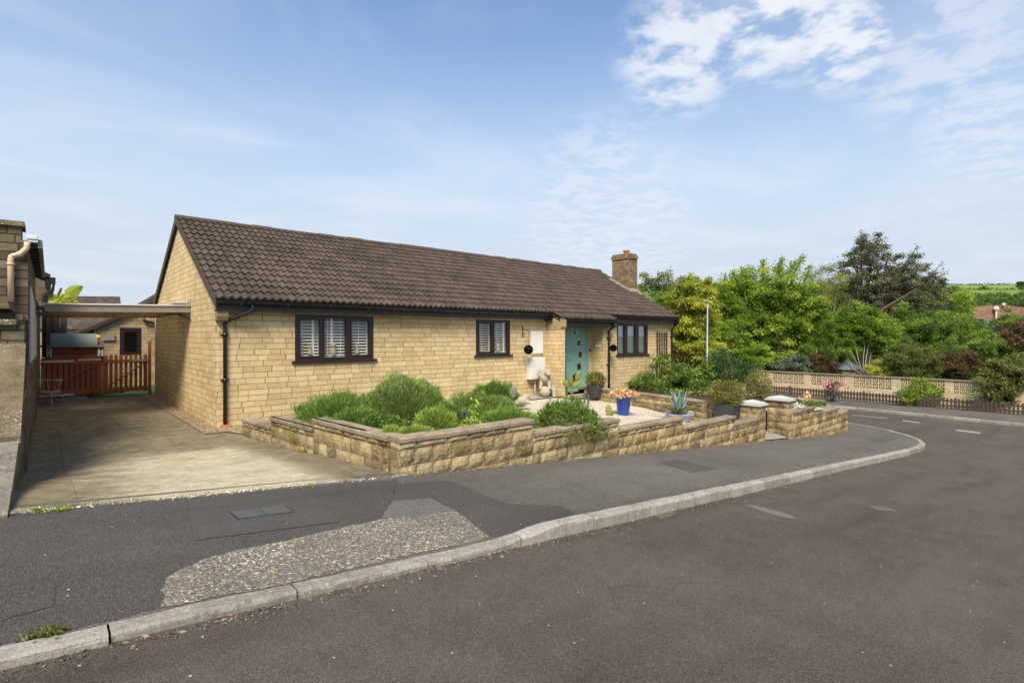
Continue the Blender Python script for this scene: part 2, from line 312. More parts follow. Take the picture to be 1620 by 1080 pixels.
# ------------------------------------------------------------------ mesh builder
class G:
    def __init__(s): s.v = []; s.f = []; s.t = []
    def add(s, vs, fs, tint=None):
        o = len(s.v); s.v.extend([tuple(x) for x in vs]); s.f.extend([tuple(i+o for i in f) for f in fs])
        s.t.extend([random.random() if tint is None else tint]*len(vs)) if not hasattr(tint, '__len__') else s.t.extend(tint)
    def box(s, x0, x1, y0, y1, z0, z1, tint=None):
        s.add([(x0,y0,z0),(x1,y0,z0),(x1,y1,z0),(x0,y1,z0),(x0,y0,z1),(x1,y0,z1),(x1,y1,z1),(x0,y1,z1)],
              [(0,3,2,1),(4,5,6,7),(0,1,5,4),(1,2,6,5),(2,3,7,6),(3,0,4,7)], tint)
    def bar(s, p, q, w, h, up=(0, 0, 1), tint=None):
        p, q = Vector(p), Vector(q); d = (q-p).normalized(); a = d.cross(Vector(up))
        if a.length < 1e-4: a = d.cross(Vector((1, 0, 0)))
        a.normalize(); b = a.cross(d)
        a = a*w/2; b = b*h/2
        s.add([p-a-b, p+a-b, p+a+b, p-a+b, q-a-b, q+a-b, q+a+b, q-a+b],
              [(0,3,2,1),(4,5,6,7),(0,1,5,4),(1,2,6,5),(2,3,7,6),(3,0,4,7)], tint)
    def tube(s, pts, rad, n=10, tint=None, cap=True):
        pts = [Vector(p) for p in pts]; rad = rad if hasattr(rad, '__len__') else [rad]*len(pts)
        vs, fs = [], []; ref = None
        for i, p in enumerate(pts):
            d = (pts[min(i+1, len(pts)-1)]-pts[max(i-1, 0)]).normalized()
            if ref is None:
                ref = d.orthogonal().normalized()
            ref = (ref-d*ref.dot(d)).normalized(); b = d.cross(ref)
            for k in range(n):
                a = 2*math.pi*k/n; vs.append(p+(ref*math.cos(a)+b*math.sin(a))*rad[i])
        for i in range(len(pts)-1):
            for k in range(n):
                fs.append((i*n+k, i*n+(k+1) % n, (i+1)*n+(k+1) % n, (i+1)*n+k))
        if cap:
            fs.append(tuple(range(n-1, -1, -1))); fs.append(tuple((len(pts)-1)*n+k for k in range(n)))
        s.add(vs, fs, tint)
    def lathe(s, prof, c, n=24, sq=0., tint=None):
        vs, fs = [], []
        for r, z in prof:
            for k in range(n):
                a = 2*math.pi*k/n; vs.append((c[0]+r*math.cos(a), c[1]+r*math.sin(a), c[2]+z))
        for i in range(len(prof)-1):
            for k in range(n): fs.append((i*n+k, i*n+(k+1) % n, (i+1)*n+(k+1) % n, (i+1)*n+k))
        fs.append(tuple(range(n-1, -1, -1))); fs.append(tuple((len(prof)-1)*n+k for k in range(n)))
        s.add(vs, fs, tint)
    def ball(s, c, r, n=14, m=9, tint=None, rot=None):
        r = r if hasattr(r, '__len__') else (r, r, r); vs = []; fs = []
        c = Vector(c)
        for i in range(m+1):
            th = math.pi*i/m
            for k in range(n):
                a = 2*math.pi*k/n
                p = Vector((r[0]*math.sin(th)*math.cos(a), r[1]*math.sin(th)*math.sin(a), r[2]*math.cos(th)))
                if rot is not None: p = rot @ p
                vs.append(c+p)
        for i in range(m):
            for k in range(n): fs.append((i*n+k, (i+1)*n+k, (i+1)*n+(k+1) % n, i*n+(k+1) % n))
        s.add(vs, fs, tint)
    def prism(s, poly, z0, z1, tint=None):
        n = len(poly)
        s.add([(x, y, z0) for x, y in poly]+[(x, y, z1) for x, y in poly],
              [tuple(range(n-1, -1, -1)), tuple(range(n, 2*n))]+[(i, (i+1) % n, n+(i+1) % n, n+i) for i in range(n)], tint)
    def panel(s, x0, x1, z0, z1, holes, y0, y1, mp=lambda x, y, z: (x, y, z)):
        """plate with rectangular openings; y0 front, y1 back"""
        xs = sorted({x0, x1, *[h[0] for h in holes], *[h[1] for h in holes]}); zs = sorted({z0, z1, *[h[2] for h in holes], *[h[3] for h in holes]})
        def solid(i, j):
            if i < 0 or j < 0 or i >= len(xs)-1 or j >= len(zs)-1: return False
            a, b = (xs[i]+xs[i+1])/2, (zs[j]+zs[j+1])/2
            return not any(h[0] < a < h[1] and h[2] < b < h[3] for h in holes)
        vs, fs = [], []
        def q(*p): o = len(vs); vs.extend(mp(*k) for k in p); fs.append((o, o+1, o+2, o+3))
        for i in range(len(xs)-1):
            for j in range(len(zs)-1):
                if not solid(i, j): continue
                a, b, c, d = xs[i], xs[i+1], zs[j], zs[j+1]
                q((a,y0,c),(b,y0,c),(b,y0,d),(a,y0,d)); q((b,y1,c),(a,y1,c),(a,y1,d),(b,y1,d))
                if not solid(i-1, j): q((a,y1,c),(a,y0,c),(a,y0,d),(a,y1,d))
                if not solid(i+1, j): q((b,y0,c),(b,y1,c),(b,y1,d),(b,y0,d))
                if not solid(i, j-1): q((a,y1,c),(b,y1,c),(b,y0,c),(a,y0,c))
                if not solid(i, j+1): q((a,y0,d),(b,y0,d),(b,y1,d),(a,y1,d))
        s.add(vs, fs)
    def build(s, name, mat, parent=None, smooth=False, bevel=0., remesh=0., flat_angle=None, kind=None):
        me = bpy.data.meshes.new(name)
        o = bpy.data.objects.new(name, me); COL.objects.link(o)
        off = Vector((0, 0, 0))
        if parent is not None:
            p = parent
            while p is not None: off += p.location; p = p.parent
            o.parent = parent
        me.from_pydata([(x-off.x, y-off.y, z-off.z) for x, y, z in s.v], [], s.f); me.update()
        at_ = me.attributes.new('tint', 'FLOAT', 'POINT'); at_.data.foreach_set('value', np.array(s.t, np.float32))
        me.materials.append(mat)
        if smooth: me.polygons.foreach_set('use_smooth', [True]*len(me.polygons))
        if remesh:
            r = o.modifiers.new('r', 'REMESH'); r.mode = 'VOXEL'; r.voxel_size = remesh; r.use_smooth_shade = True
            sm = o.modifiers.new('s', 'SMOOTH'); sm.iterations = 3; sm.factor = .5
        if bevel:
            b = o.modifiers.new('b', 'BEVEL'); b.width = bevel; b.segments = 2; b.limit_method = 'ANGLE'; b.angle_limit = R(40)
        if kind: o['kind'] = kind
        return o

def tag(o, label, cat, group=None, kind=None):
    o['label'] = label; o['category'] = cat
    if group: o['group'] = group
    if kind: o['kind'] = kind
    return o
def thing(name, loc, label, cat, group=None):
    o = bpy.data.objects.new(name, None); COL.objects.link(o); o.location = loc; o.empty_display_size = .2
    return tag(o, label, cat, group)

# leaf clouds -------------------------------------------------------
def leaves(name, mat, P, D, ln, wd, tint, parent=None, fold=.25, kind=None, up=None):
    """one small folded blade per point: P base points, D directions, ln/wd lengths"""
    n = len(P); D = D/np.maximum(np.linalg.norm(D, axis=1, keepdims=True), 1e-6)
    rv = RNG.normal(size=(n, 3)) if up is None else up
    S = np.cross(D, rv); S /= np.maximum(np.linalg.norm(S, axis=1, keepdims=True), 1e-6)
    N = np.cross(S, D)
    ln = np.broadcast_to(np.asarray(ln, float), (n,))[:, None]; wd = np.broadcast_to(np.asarray(wd, float), (n,))[:, None]
    V = np.empty((n, 4, 3))
    V[:, 0] = P; V[:, 1] = P+D*ln*.5+S*wd*.5+N*wd*fold; V[:, 2] = P+D*ln; V[:, 3] = P+D*ln*.5-S*wd*.5+N*wd*fold
    off = np.zeros(3); p = parent
    while p is not None: off += np.array(p.location); p = p.parent
    V = (V-off).reshape(-1, 3)
    me = bpy.data.meshes.new(name)
    me.vertices.add(4*n); me.vertices.foreach_set('co', V.astype(np.float32).ravel())
    me.loops.add(4*n); me.loops.foreach_set('vertex_index', np.arange(4*n, dtype=np.int32))
    me.polygons.add(n); me.polygons.foreach_set('loop_start', np.arange(n, dtype=np.int32)*4); me.polygons.foreach_set('loop_total', np.full(n, 4, np.int32))
    me.update(calc_edges=True)
    a = me.attributes.new('tint', 'FLOAT', 'POINT'); a.data.foreach_set('value', np.repeat(np.clip(tint, 0, 1), 4).astype(np.float32))
    me.materials.append(mat)
    o = bpy.data.objects.new(name, me); COL.objects.link(o)
    if parent is not None: o.parent = parent
    if kind: o['kind'] = kind
    return o
def inball(n, shell=2.2):
    d = RNG.normal(size=(n, 3)); d /= np.linalg.norm(d, axis=1, keepdims=True)
    return d*(RNG.random((n, 1))**(1/shell))

# ------------------------------------------------------------------ ground heights
def zs(x):
    if x < 17: return .45-.09*x
    if x < 28.7: return -1.08-.09*(x-17)*(1-(x-17)/23.4)
    return -1.08-.09*11.7/2
def sst(t): t = max(0., min(1., t)); return t*t*(3-2*t)
def zdrive(x, y):
    return zs(x)*(1-sst((y-5.48)/4.6))
def zgrav(x, y):
    gf = .52-.12*max(0, x-3.1) if x < 7.5 else -.008-.098*(x-7.5)
    if x < 7.5: gf = max(gf, .5-.115*(x-3.1))
    gf = .50-.085*(x-3.1)-(.012*max(0, x-8)**1.55)
    gh = -.02 if x < 11.5 else -.02-.05*min(x-11.5, 3)
    t = sst((y-5.6)/5.2)
    return gf*(1-t)+gh*t

def sheet(name, mat, poly, zf, off=0., step=.5, kind='structure', parent=None):
    """flat polygon cut into a grid that follows the ground height"""
    bm = bmesh.new(); vs = [bm.verts.new((x, y, 0)) for x, y in poly]; bm.faces.new(vs)
    xs = [p[0] for p in poly]; ys = [p[1] for p in poly]
    for ax, lo, hi in ((0, min(xs), max(xs)), (1, min(ys), max(ys))):
        k = math.ceil(lo/step)*step
        if k <= lo: k += step
        while k < hi:
            no = [0, 0, 0]; no[ax] = 1; co = [0, 0, 0]; co[ax] = k
            bmesh.ops.bisect_plane(bm, geom=bm.verts[:]+bm.edges[:]+bm.faces[:], plane_co=co, plane_no=no); k += step
    for v in bm.verts: v.co.z = zf(v.co.x, v.co.y)+off
    bmesh.ops.recalc_face_normals(bm, faces=bm.faces[:])
    if sum(f.normal.z for f in bm.faces) < 0: bmesh.ops.reverse_faces(bm, faces=bm.faces[:])
    me = bpy.data.meshes.new(name); bm.to_mesh(me); bm.free(); me.materials.append(mat)
    o = bpy.data.objects.new(name, me); COL.objects.link(o)
    if kind: o['kind'] = kind
    return o

# ================================================================== SETTING
def onstreet(u, v, off=0.):
    r = (u-810)/F; dn = (v-HZ)/F; lo, hi = .5, 80.
    for _ in range(60):
        d = (lo+hi)/2; x = d*(SN+r*CS); z = CAMZ-dn*d
        if z > zs(x)+off: lo = d
        else: hi = d
    return at(u, v, lo)
def px_poly(pts, off=0.): return [tuple(onstreet(u, v, off)[:2]) for u, v in pts]

def dip(x): return .07*(1-sst((x-2.5)/1.0))
def zpave(x, y): return zs(x)-dip(x)*(1-sst((y-3.3)/.9))
ROADZ = .115
def yk(x):  # road side face of the near kerb
    return 3.2+(.0 if x < 15 else .02*(x-15)**1.7)
KERB = [(-7, 3.2), (15, 3.2), (17, 3.26), (18.5, 3.42), (19.7, 3.75), (20.8, 4.3), (21.7, 5.0), (22.5, 5.95), (23.1, 7.1), (23.5, 8.6), (23.8, 11), (24.0, 15), (24.1, 24)]
FARK = [(27.6, -14), (28.0, -4), (28.4, 2), (28.9, 8), (29.2, 14), (29.4, 26)]

sheet('ground', plain('rough_grass', (.055, .085, .025), .95, .1, .4, 3), [(-40, -14), (110, -14), (110, 60), (-40, 60)],
      lambda x, y: (zs(x)-.6 if y < 7 else (-.5 if x < 19.3 else min(zs(x)-.4, -.5-1.2*sst((x-19.3)/2)))) if x < 31.9 else -1.70, 0, 1.5)
gt = G(); gt.add([(-4000, -4000, -3.2), (4000, -4000, -3.2), (4000, 4000, -3.2), (-4000, 4000, -3.2)], [(0, 1, 2, 3)])
gt.build('terrain', plain('distant_grass', (.06, .10, .025), .95, .1, .3, .05), kind='structure')

sheet('road', M['road'], [(-9, -9), (30.5, -9), (30.5, 26), (22, 26), (22, 6.5), (20.5, 5), (18, 4), (15, 3.5), (-9, 3.5)], lambda x, y: zs(x)-ROADZ, 0, .75)
# near pavement
inner = []
def offpath(path, d):
    out = []
    for i, p in enumerate(path):
        a = Vector(path[max(i-1, 0)]); b = Vector(path[min(i+1, len(path)-1)]); t = (b-a).normalized()
        out.append((p[0]-t.y*d, p[1]+t.x*d))
    return out
kin = offpath(KERB, .12)
sheet('pavement', M['pave'], kin+[(19.9, 24), (19.9, 7), (19.0, 5.7), (-7, 5.7)], zpave, 0, .3)
sheet('pavement_beyond', M['pave'], [(x, y) for x, y in offpath(FARK, -.11)]+[(32.4, 26), (32.0, -14)], lambda x, y: zs(x)+.0, 0, 1.)

def kerb(name, path, top, mat, L=.915, w=.125, sgn=1, h=.22):
    g = G(); P = [Vector(p) for p in path]; seg = [(P[i+1]-P[i]).length for i in range(len(P)-1)]; tot = sum(seg)
    def pt(s):
        for i, l in enumerate(seg):
            if s <= l or i == len(seg)-1: t = (P[i+1]-P[i]).normalized(); return P[i]+t*s, t
            s -= l
    k = 0.
    while k < tot-.05:
        e = min(tot, k+L+random.uniform(-.03, .03)); tn = random.random(); nn = 5; vs = []; fs = []
        jit = random.uniform(-.011, .011)
        prof = [(0, -h), (0, -.025), (.006, -.012), (.022, 0), (w, 0), (w, -h)]
        for j in range(nn+1):
            s = k+.006+(e-k-.012)*j/nn; c, t = pt(s); n = Vector((-t.y, t.x))*sgn
            for a, b in prof:
                wob = random.uniform(-.004, .004); q = c+n*(a+jit+wob*(1 if b > -.1 else 0)); vs.append((q.x, q.y, top(q.x, q.y)+b+random.uniform(-.003, .003)))
        m = len(prof)
        for j in range(nn):
            for i in range(m-1): fs.append((j*m+i, (j+1)*m+i, (j+1)*m+i+1, j*m+i+1))
        fs.append(tuple(range(m))); fs.append(tuple(nn*m+i for i in range(m-1, -1, -1)))
        g.add(vs, fs, tn); k = e
    return g.build(name, mat, kind='structure', bevel=0)
kerb('kerb', KERB, lambda x, y: zs(x)+.004-dip(x), M['kerb'])
kerb('kerb_beyond', FARK, lambda x, y: zs(x)+.01, M['kerb'], sgn=-1)

# patches in the pavement
zp = lambda x, y: zpave(x, y)
def onpave(u, v):
    p = onstreet(u, v)
    for _ in range(8): p = onz(u, v, zpave(p.x, p.y))
    return (p.x, max(p.y, 3.325))
def patch(name, mat, pts, off):
    pp = [onpave(u, v) for u, v in pts]; out = []
    for i, p in enumerate(pp):
        q = pp[(i+1) % len(pp)]; a, b = Vector(p), Vector(q); n = max(1, int((b-a).length/.045)); nv = (b-a).normalized(); nv = Vector((-nv.y, nv.x))
        for j in range(n):
            c = a+(b-a)*j/n+nv*random.gauss(0, .006 if p[1] > 3.33 or q[1] > 3.33 else 0); out.append((c.x, max(c.y, 3.325)))
    return sheet(name, mat, out, zp, off, .3)
patch('pavement_repair', M['pave_dark'], [(-70, 838), (5, 816), (150, 801), (300, 788), (470, 772), (629, 758), (621, 792), (600, 822), (440, 858), (330, 882), (262, 915), (256, 962), (120, 994), (-70, 1035)], .004)
patch('pavement_repair', M['pave_patch'], [(295, 801), (488, 781), (537, 826), (308, 856)], .008)
patch('pavement_repair', M['pave_patch'], [(629, 764), (705, 760), (737, 770), (774, 787), (804, 797), (860, 799), (890, 801), (909, 812), (862, 828), (798, 848), (774, 850), (726, 811), (682, 788), (621, 792)], .004)
patch('pavement_repair', M['pave_pale'], [(621, 792), (682, 788), (722, 809), (700, 812), (610, 820), (600, 822)], .004)
patch('aggregate_panel', M['aggregate'], [(256, 962), (262, 915), (290, 900), (330, 882), (380, 870), (440, 858), (520, 840), (600, 822), (640, 817), (722, 809), (745, 826), (774, 850), (640, 880), (450, 925)], .006)
patch('pavement_repair', M['pave_patch'], [(1042, 732), (1072, 727), (1136, 741), (1096, 747)], .004)
patch('pavement_repair', M['pave_dark'], [(0, 945), (88, 927), (86, 960), (0, 985)], .008)

cv = [onpave(u, v) for u, v in [(362, 812), (450, 801), (466, 811), (376, 823)]]
cc = sum((Vector(p) for p in cv), Vector((0, 0)))/4
t_ = thing('inspection_cover', (cc.x, cc.y, zs(cc.x)), 'blue grey two panel metal service cover set in the dark pavement', 'manhole cover')
g = G(); A, B, C_, D_ = [Vector(p) for p in cv]
def qd(a, b, c, d, h0, h1, gg): gg.prism([tuple(p) for p in (a, b, c, d)], 0, .012); 
def lid(u0, u1):
    def q(s, tt): p = (A*(1-s)+B*s)*(1-tt)+(D_*(1-s)+C_*s)*tt; return p
    gg = G(); ps = [q(u0, .05), q(u1, .05), q(u1, .95), q(u0, .95)]
    gg.add([(p.x, p.y, zs(p.x)+h) for h in (.002, .014) for p in ps], [(4, 5, 6, 7), (0, 1, 5, 4), (1, 2, 6, 5), (2, 3, 7, 6), (3, 0, 4, 7)])
    for k in range(9):
        a, b = q(u0+.02, .12+.09*k), q(u1-.02, .12+.09*k); gg.bar((a.x, a.y, zs(a.x)+.016), (b.x, b.y, zs(b.x)+.016), .012, .006)
    return gg
lid(.03, .49).build('lid', M['cover'], t_); lid(.51, .97).build('lid', M['cover'], t_)
g = G(); ps = [A, B, C_, D_]; g.add([(p.x, p.y, zs(p.x)+h) for h in (.0, .0105) for p in ps], [(4, 5, 6, 7), (0, 1, 5, 4), (1, 2, 6, 5), (2, 3, 7, 6), (3, 0, 4, 7)])
g.build('frame', M['black'], t_)

# road markings
mk = plain('worn_white_paint', (.25, .24, .222), .8, .2, .45, 9)
for pts in ([(1429, 664.5), (1455, 668), (1455, 669.3), (1427, 665.8)], [(1515, 679.3), (1552, 684), (1550, 685.8), (1511, 681)], [(1347, 655.8), (1404, 661.6), (1404, 662.3), (1347, 656.6)]):
    sheet('road_marking', mk, [tuple(onstreet(u, v, -ROADZ)[:2]) for u, v in pts], lambda x, y: zs(x)-ROADZ, .006, 1.)
st = asphalt('road_tarmac_scuffed', (.066, .057, .047), (.14, .122, .10), .7)
for pts in ([(1176, 798), (1196, 799), (1250, 814), (1262, 822), (1236, 818), (1200, 807)], [(1030, 812), (1062, 808), (1070, 812), (1046, 822)], [(1372, 800), (1400, 801), (1420, 808), (1392, 808)]):
    sheet('road_scuff', st, [tuple(onstreet(u, v, -ROADZ)[:2]) for u, v in pts], lambda x, y: zs(x)-ROADZ, .004, 1.)

# driveway
wallx = lambda y: 3.09-.08*(y-5.48)/.997
sheet('driveway_base', M['drive_rough'], [(-.3, 5.46), (3.1, 5.46), (2.75, 10.5), (2.5, 19.6), (-.3, 19.6)], zdrive, -.008, .35)
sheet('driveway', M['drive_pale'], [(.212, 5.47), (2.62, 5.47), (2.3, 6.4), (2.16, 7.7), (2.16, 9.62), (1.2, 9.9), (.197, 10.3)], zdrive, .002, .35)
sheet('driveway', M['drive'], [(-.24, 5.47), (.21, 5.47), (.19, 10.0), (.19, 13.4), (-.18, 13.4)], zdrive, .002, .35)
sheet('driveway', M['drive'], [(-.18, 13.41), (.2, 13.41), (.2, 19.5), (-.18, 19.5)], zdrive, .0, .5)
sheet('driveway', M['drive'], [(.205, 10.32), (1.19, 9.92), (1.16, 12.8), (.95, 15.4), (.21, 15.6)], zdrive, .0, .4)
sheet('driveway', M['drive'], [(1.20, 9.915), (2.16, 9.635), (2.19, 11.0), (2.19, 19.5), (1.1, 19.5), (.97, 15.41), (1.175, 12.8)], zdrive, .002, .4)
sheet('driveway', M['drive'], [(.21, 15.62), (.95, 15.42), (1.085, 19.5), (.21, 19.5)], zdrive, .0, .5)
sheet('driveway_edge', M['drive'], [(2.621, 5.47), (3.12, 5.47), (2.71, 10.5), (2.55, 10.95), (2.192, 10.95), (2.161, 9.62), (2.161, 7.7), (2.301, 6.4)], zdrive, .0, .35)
sheet('gravel_margin', M['gravel_brown'], [(2.2, 10.97), (2.56, 10.97), (2.72, 10.5), (3.3, 11.0), (3.4, 11.7), (2.5, 11.7), (2.5, 19.5), (2.2, 19.5)], zdrive, .012, .5)
0 and sheet('driveway_lip', M['slab'], px_poly([(3, 818), (150, 803), (300, 789.5), (470, 773), (610, 759.5), (612, 757), (470, 770), (300, 785.5), (150, 798), (6, 813)]), lambda x, y: zs(x), .009, .3)
sheet('side_path', M['path'], [(-.3, 19.52), (.95, 19.52), (.95, 25), (-.3, 25)], lambda x, y: 0, .0, 2)
sheet('artificial_lawn', M['artgrass'], [(.951, 19.52), (3.2, 19.52), (3.2, 25), (.951, 25)], lambda x, y: 0, .0, 2)
sheet('back_garden_lawn', M['artgrass'], [(-12, 25), (40, 25), (40, 45), (-12, 45)], lambda x, y: -.02 if x < 19 else -1.66, .0, 1.5)

# ================================================================== BUNGALOW
XL, XR, YW, YR, YB = 2.52, 18.88, 11.65, 15.435, 19.22
TAN_ = (4.75-2.483)/(YR-11.313); PIT = math.atan(TAN_); COSP = math.cos(PIT); SINP = math.sin(PIT)
YE, ZE = 11.36, 2.483+(11.36-11.313)*TAN_
def zroof(y): return ZE+(y-YE)*TAN_ if y <= YR else 4.75-(y-YR)*TAN_
house = thing('bungalow', (XL, YW, 0), 'long tan stone bungalow with brown tiled roof and sage teal front door', 'bungalow')
W1 = (onY(466.6, 500, YW).x, onY(591.3, 500, YW).x, 1.235, 2.272)
W2 = (onY(752.8, 500, YW).x, onY(807.4, 500, YW).x, 1.235, 2.262)
W3 = (onY(976.2, 500, YW).x, onY(1025.2, 500, YW).x, 1.10, 2.262)
PX0, PX1, PX2, PX3 = 11.73, 11.93, 14.12, 14.40
g = G()
g.panel(XL, PX0, -.35, 2.42, [W1, W2], YW, YW+.28)
g.panel(PX3, XR, -1.4, 2.42, [W3], YW, YW+.28)
# porch piers and recess
g.box(PX0, PX1, 11.03, YW+.2, -.35, 2.36)
g.box(PX2, PX3, 11.3, YW+.2, -.5, 2.36)
DX0, DX1 = onY(893.6, 500, 11.83).x, onY(930.5, 500, 11.83).x
g.panel(PX1, PX2, -.35, 2.36, [(DX0-.16, DX1, -.02, 2.085)], 11.83, 12.1)
# gable walls
for x0, x1 in ((XL, XL+.28), (XR-.28, XR)):
    poly = [(YW+.281, -.35 if x0 < 9 else -1.4), (YB, -.35 if x0 < 9 else -1.4), (YB, zroof(YB)-.12), (YR, 4.62), (YW+.281, zroof(YW+.281)-.12)]
    n = len(poly); g.add([(x0, a, b) for a, b in poly]+[(x1, a, b) for a, b in poly], [tuple(range(n-1, -1, -1)), tuple(range(n, 2*n))]+[(i, (i+1) % n, n+(i+1) % n, n+i) for i in range(n)])
# triangular gable corner above the plate in front of the inner leaf
for x0, x1 in ((XL, XL+.28), (XR-.28, XR)):
    g.add([(x0, YW, 2.421), (x0, YW+.28, 2.421), (x0, YW+.28, zroof(YW+.28)-.12), (x0, YW, zroof(YW)-.12), (x1, YW, 2.421), (x1, YW+.28, 2.421), (x1, YW+.28, zroof(YW+.28)-.12), (x1, YW, zroof(YW)-.12)],
          [(3,2,1,0),(4,5,6,7),(0,1,5,4),(1,2,6,5),(2,3,7,6),(3,0,4,7)])
g.panel(XL+.281, XR-.281, -.35, 2.42, [], YB-.28, YB)
g.build('wall', M['house'], house)
g = G(); g.box(XL+.3, XR-.3, YW+.3, YB-.3, -.02, .02); g.box(PX1, PX2, 11.2, 11.82, -.3, -.03); g.build('floor', M['path'], house)

# roof -------------------------------------------------------------
GX, GS, RH = .152, .318, .046
def roofpatch(g, x0, x1, s0, s1, sgn=1):
    nx = int(round((x1-x0)/GX*8)); xs = [x0+(x1-x0)*i/nx for i in range(nx+1)]
    ph = [(.5+.5*math.cos(2*math.pi*(x/GX)))**1.15*RH for x in xs]
    r0 = math.floor(s0/GS+1e-6); r = r0
    while r*GS < s1-.02:
        a, b = max(s0, r*GS), min(s1, (r+1)*GS+.03)
        vs, fs = [], []
        jx = [random.uniform(-.004, .004) for _ in range(int((x1-x0)/GX)+3)]
        for i, x in enumerate(xs):
            tile = int((x-x0)/GX); lift = jx[tile]
            for s, h in ((a+lift, -.014), (a+lift, .038), (a+.02+lift, .042), (b, .002)):
                hh = h+ph[i]*(1 if h > -.01 else .85)
                y = YE+s*COSP-hh*SINP; z = ZE+s*SINP+hh*COSP
                vs.append((x, y, z))
        for i in range(nx):
            for k in range(3): fs.append((i*4+k, (i+1)*4+k, (i+1)*4+k+1, i*4+k+1))
        g.add(vs, fs); r += 1
SL = (YR-YE)/COSP
g = G(); roofpatch(g, XL-.07, XR+.08, 0, SL-.06)
PS = -(YE-11.02)/COSP
roofpatch(g, 11.68, 14.46, PS, 0.0)
roof = g.build('roof', rooftile('brown_concrete_tiles', GX, GS, YE, ZE, COSP), house, smooth=False)
roof.data.materials[0] = rooftile('brown_concrete_roof_tiles', GX, GS, 0, YE, COSP)
# deck below the tiles and the rear slope
tk = plain('roof_underlay_brown', (.05, .036, .03), .9, .1, .2, 6)
g = G()
def slab(x0, x1, ya, yb, dz0, dz1):
    g.add([(x, y, zroof(y)+d) for d in (dz0, dz1) for x, y in ((x0, ya), (x1, ya), (x1, yb), (x0, yb))], [(0,3,2,1),(4,5,6,7),(0,1,5,4),(1,2,6,5),(2,3,7,6),(3,0,4,7)])
slab(XL-.05, XR+.06, YE+.02, YR, -.10, -.012)
slab(XL-.05, XR+.06, YR, YB+.3, -.10, .02)
slab(11.70, 14.44, 11.04, YE+.019, -.07, -.012)
g.build('roof_deck', tk, house)
g = G()   # mortared verge strips
vm = plain('verge_mortar', (.085, .066, .052), .95, .1, .35, 14, bump=.5)
for x0, x1 in ((XL-.075, XL-.052), (XR+.062, XR+.085)):
    g = G()
    for ya, yb in ((YE, YR), (YR, YB+.3)):
        g.add([(x, y, zroof(y)+d) for d in (-.15, .035) for x, y in ((x0, ya), (x1, ya), (x1, yb), (x0, yb))], [(0,3,2,1),(4,5,6,7),(0,1,5,4),(1,2,6,5),(2,3,7,6),(3,0,4,7)])
    g.build('verge', vm, house)

g = G(); x = XL-.08
while x < XR-.05:
    e = min(x+.45, XR+.08); n = 9; zc = 4.75-.035; vs = []; fs = []; dz = random.uniform(-.014, .014)
    for xx, k in ((x, 1.), (e+.03, 1.)):
        for rr in (.115, .09):
            for i in range(n): a = math.pi*i/(n-1); vs.append((xx, YR+rr*1.05*math.cos(a), zc+dz+rr*math.sin(a)))
    for i in range(n-1): fs += [(i, i+1, 2*n+i+1, 2*n+i), (i, n+i, n+i+1, i+1), (2*n+i, 2*n+i+1, 3*n+i+1, 3*n+i)]
    g.add(vs, fs); x = e
g.build('ridge', plain('ridge_tiles', (.075, .056, .047), .9, .15, .4, 9, bump=.6), house)

# eaves -----------------------------------------------------------
def eaves(x0, x1, ye, ze, yw):
    g = G(); g.box(x0, x1, ye+.075, ye+.10, ze-.215, ze-.03); g.box(x0, x1, ye+.101, yw-.002, ze-.205, ze-.19); g.build('fascia', M['fascia'], house)
    g = G(); n = 7; vs = []; fs = []
    for xx in (x0, x1):
        for rr in (.057, .050):
            for i in range(n): a = math.pi*i/(n-1); vs.append((xx, ye+.015-rr*math.cos(a), ze-.035-rr*math.sin(a)*1.15))
    for i in range(n-1): fs += [(i, i+1, 2*n+i+1, 2*n+i), (n+i, 3*n+i, 3*n+i+1, n+i+1)]
    fs += [(0, 2*n, 3*n, n), (n-1, 2*n-1, 4*n-1, 3*n-1)]
    fs += [tuple([i for i in range(n)]+[n+i for i in range(n-1, -1, -1)]), tuple([2*n+i for i in range(n)]+[3*n+i for i in range(n-1, -1, -1)])]
    g.add(vs, fs)
    x = x0+.4
    while x < x1: g.box(x, x+.03, ye-.045, ye+.076, ze-.105, ze-.03); x += .9
    g.build('gutter', M['black'], house)
eaves(XL-.03, PX0-.06, YE, ZE, YW)
zp_ = ZE+(11.02-YE)*TAN_
eaves(11.72, 14.42, 11.02, zp_, 11.83)
eaves(14.43, XR+.07, YE, ZE, YW)
g = G(); g.box(PX0-.085, PX0-.06, YE-.05, YW-.005, ZE-.24, ZE-.01); g.build('eaves_end', M['black'], house); g = G(); g.box(XR+.02, XR+.07, YE+.0, YW-.005, ZE-.25, ZE-.05); g.build('eaves_end', M['black'], house)
# kneelers
def kneeler(x0, x1, y0, y1, z0, z1):
    g = G(); k = .09
    pr = [(y1, z0), (y0+.05, z0), (y0, z0+k), (y0, z1), (y1, z1)]; n = len(pr)
    g.add([(x0, a, b) for a, b in pr]+[(x1, a, b) for a, b in pr], [tuple(range(n)), tuple(range(2*n-1, n-1, -1))]+[(i, n+i, n+(i+1) % n, (i+1) % n) for i in range(n)], .6)
    return g.build('kneeler', M['kneeler'], house, bevel=.008)
kneeler(XL-.012, XL+.2, YE+.115, YW-.002, 2.10, 2.40)
kneeler(PX0-.012, PX1+.01, 10.98, YW-.002, 1.99, 2.30)

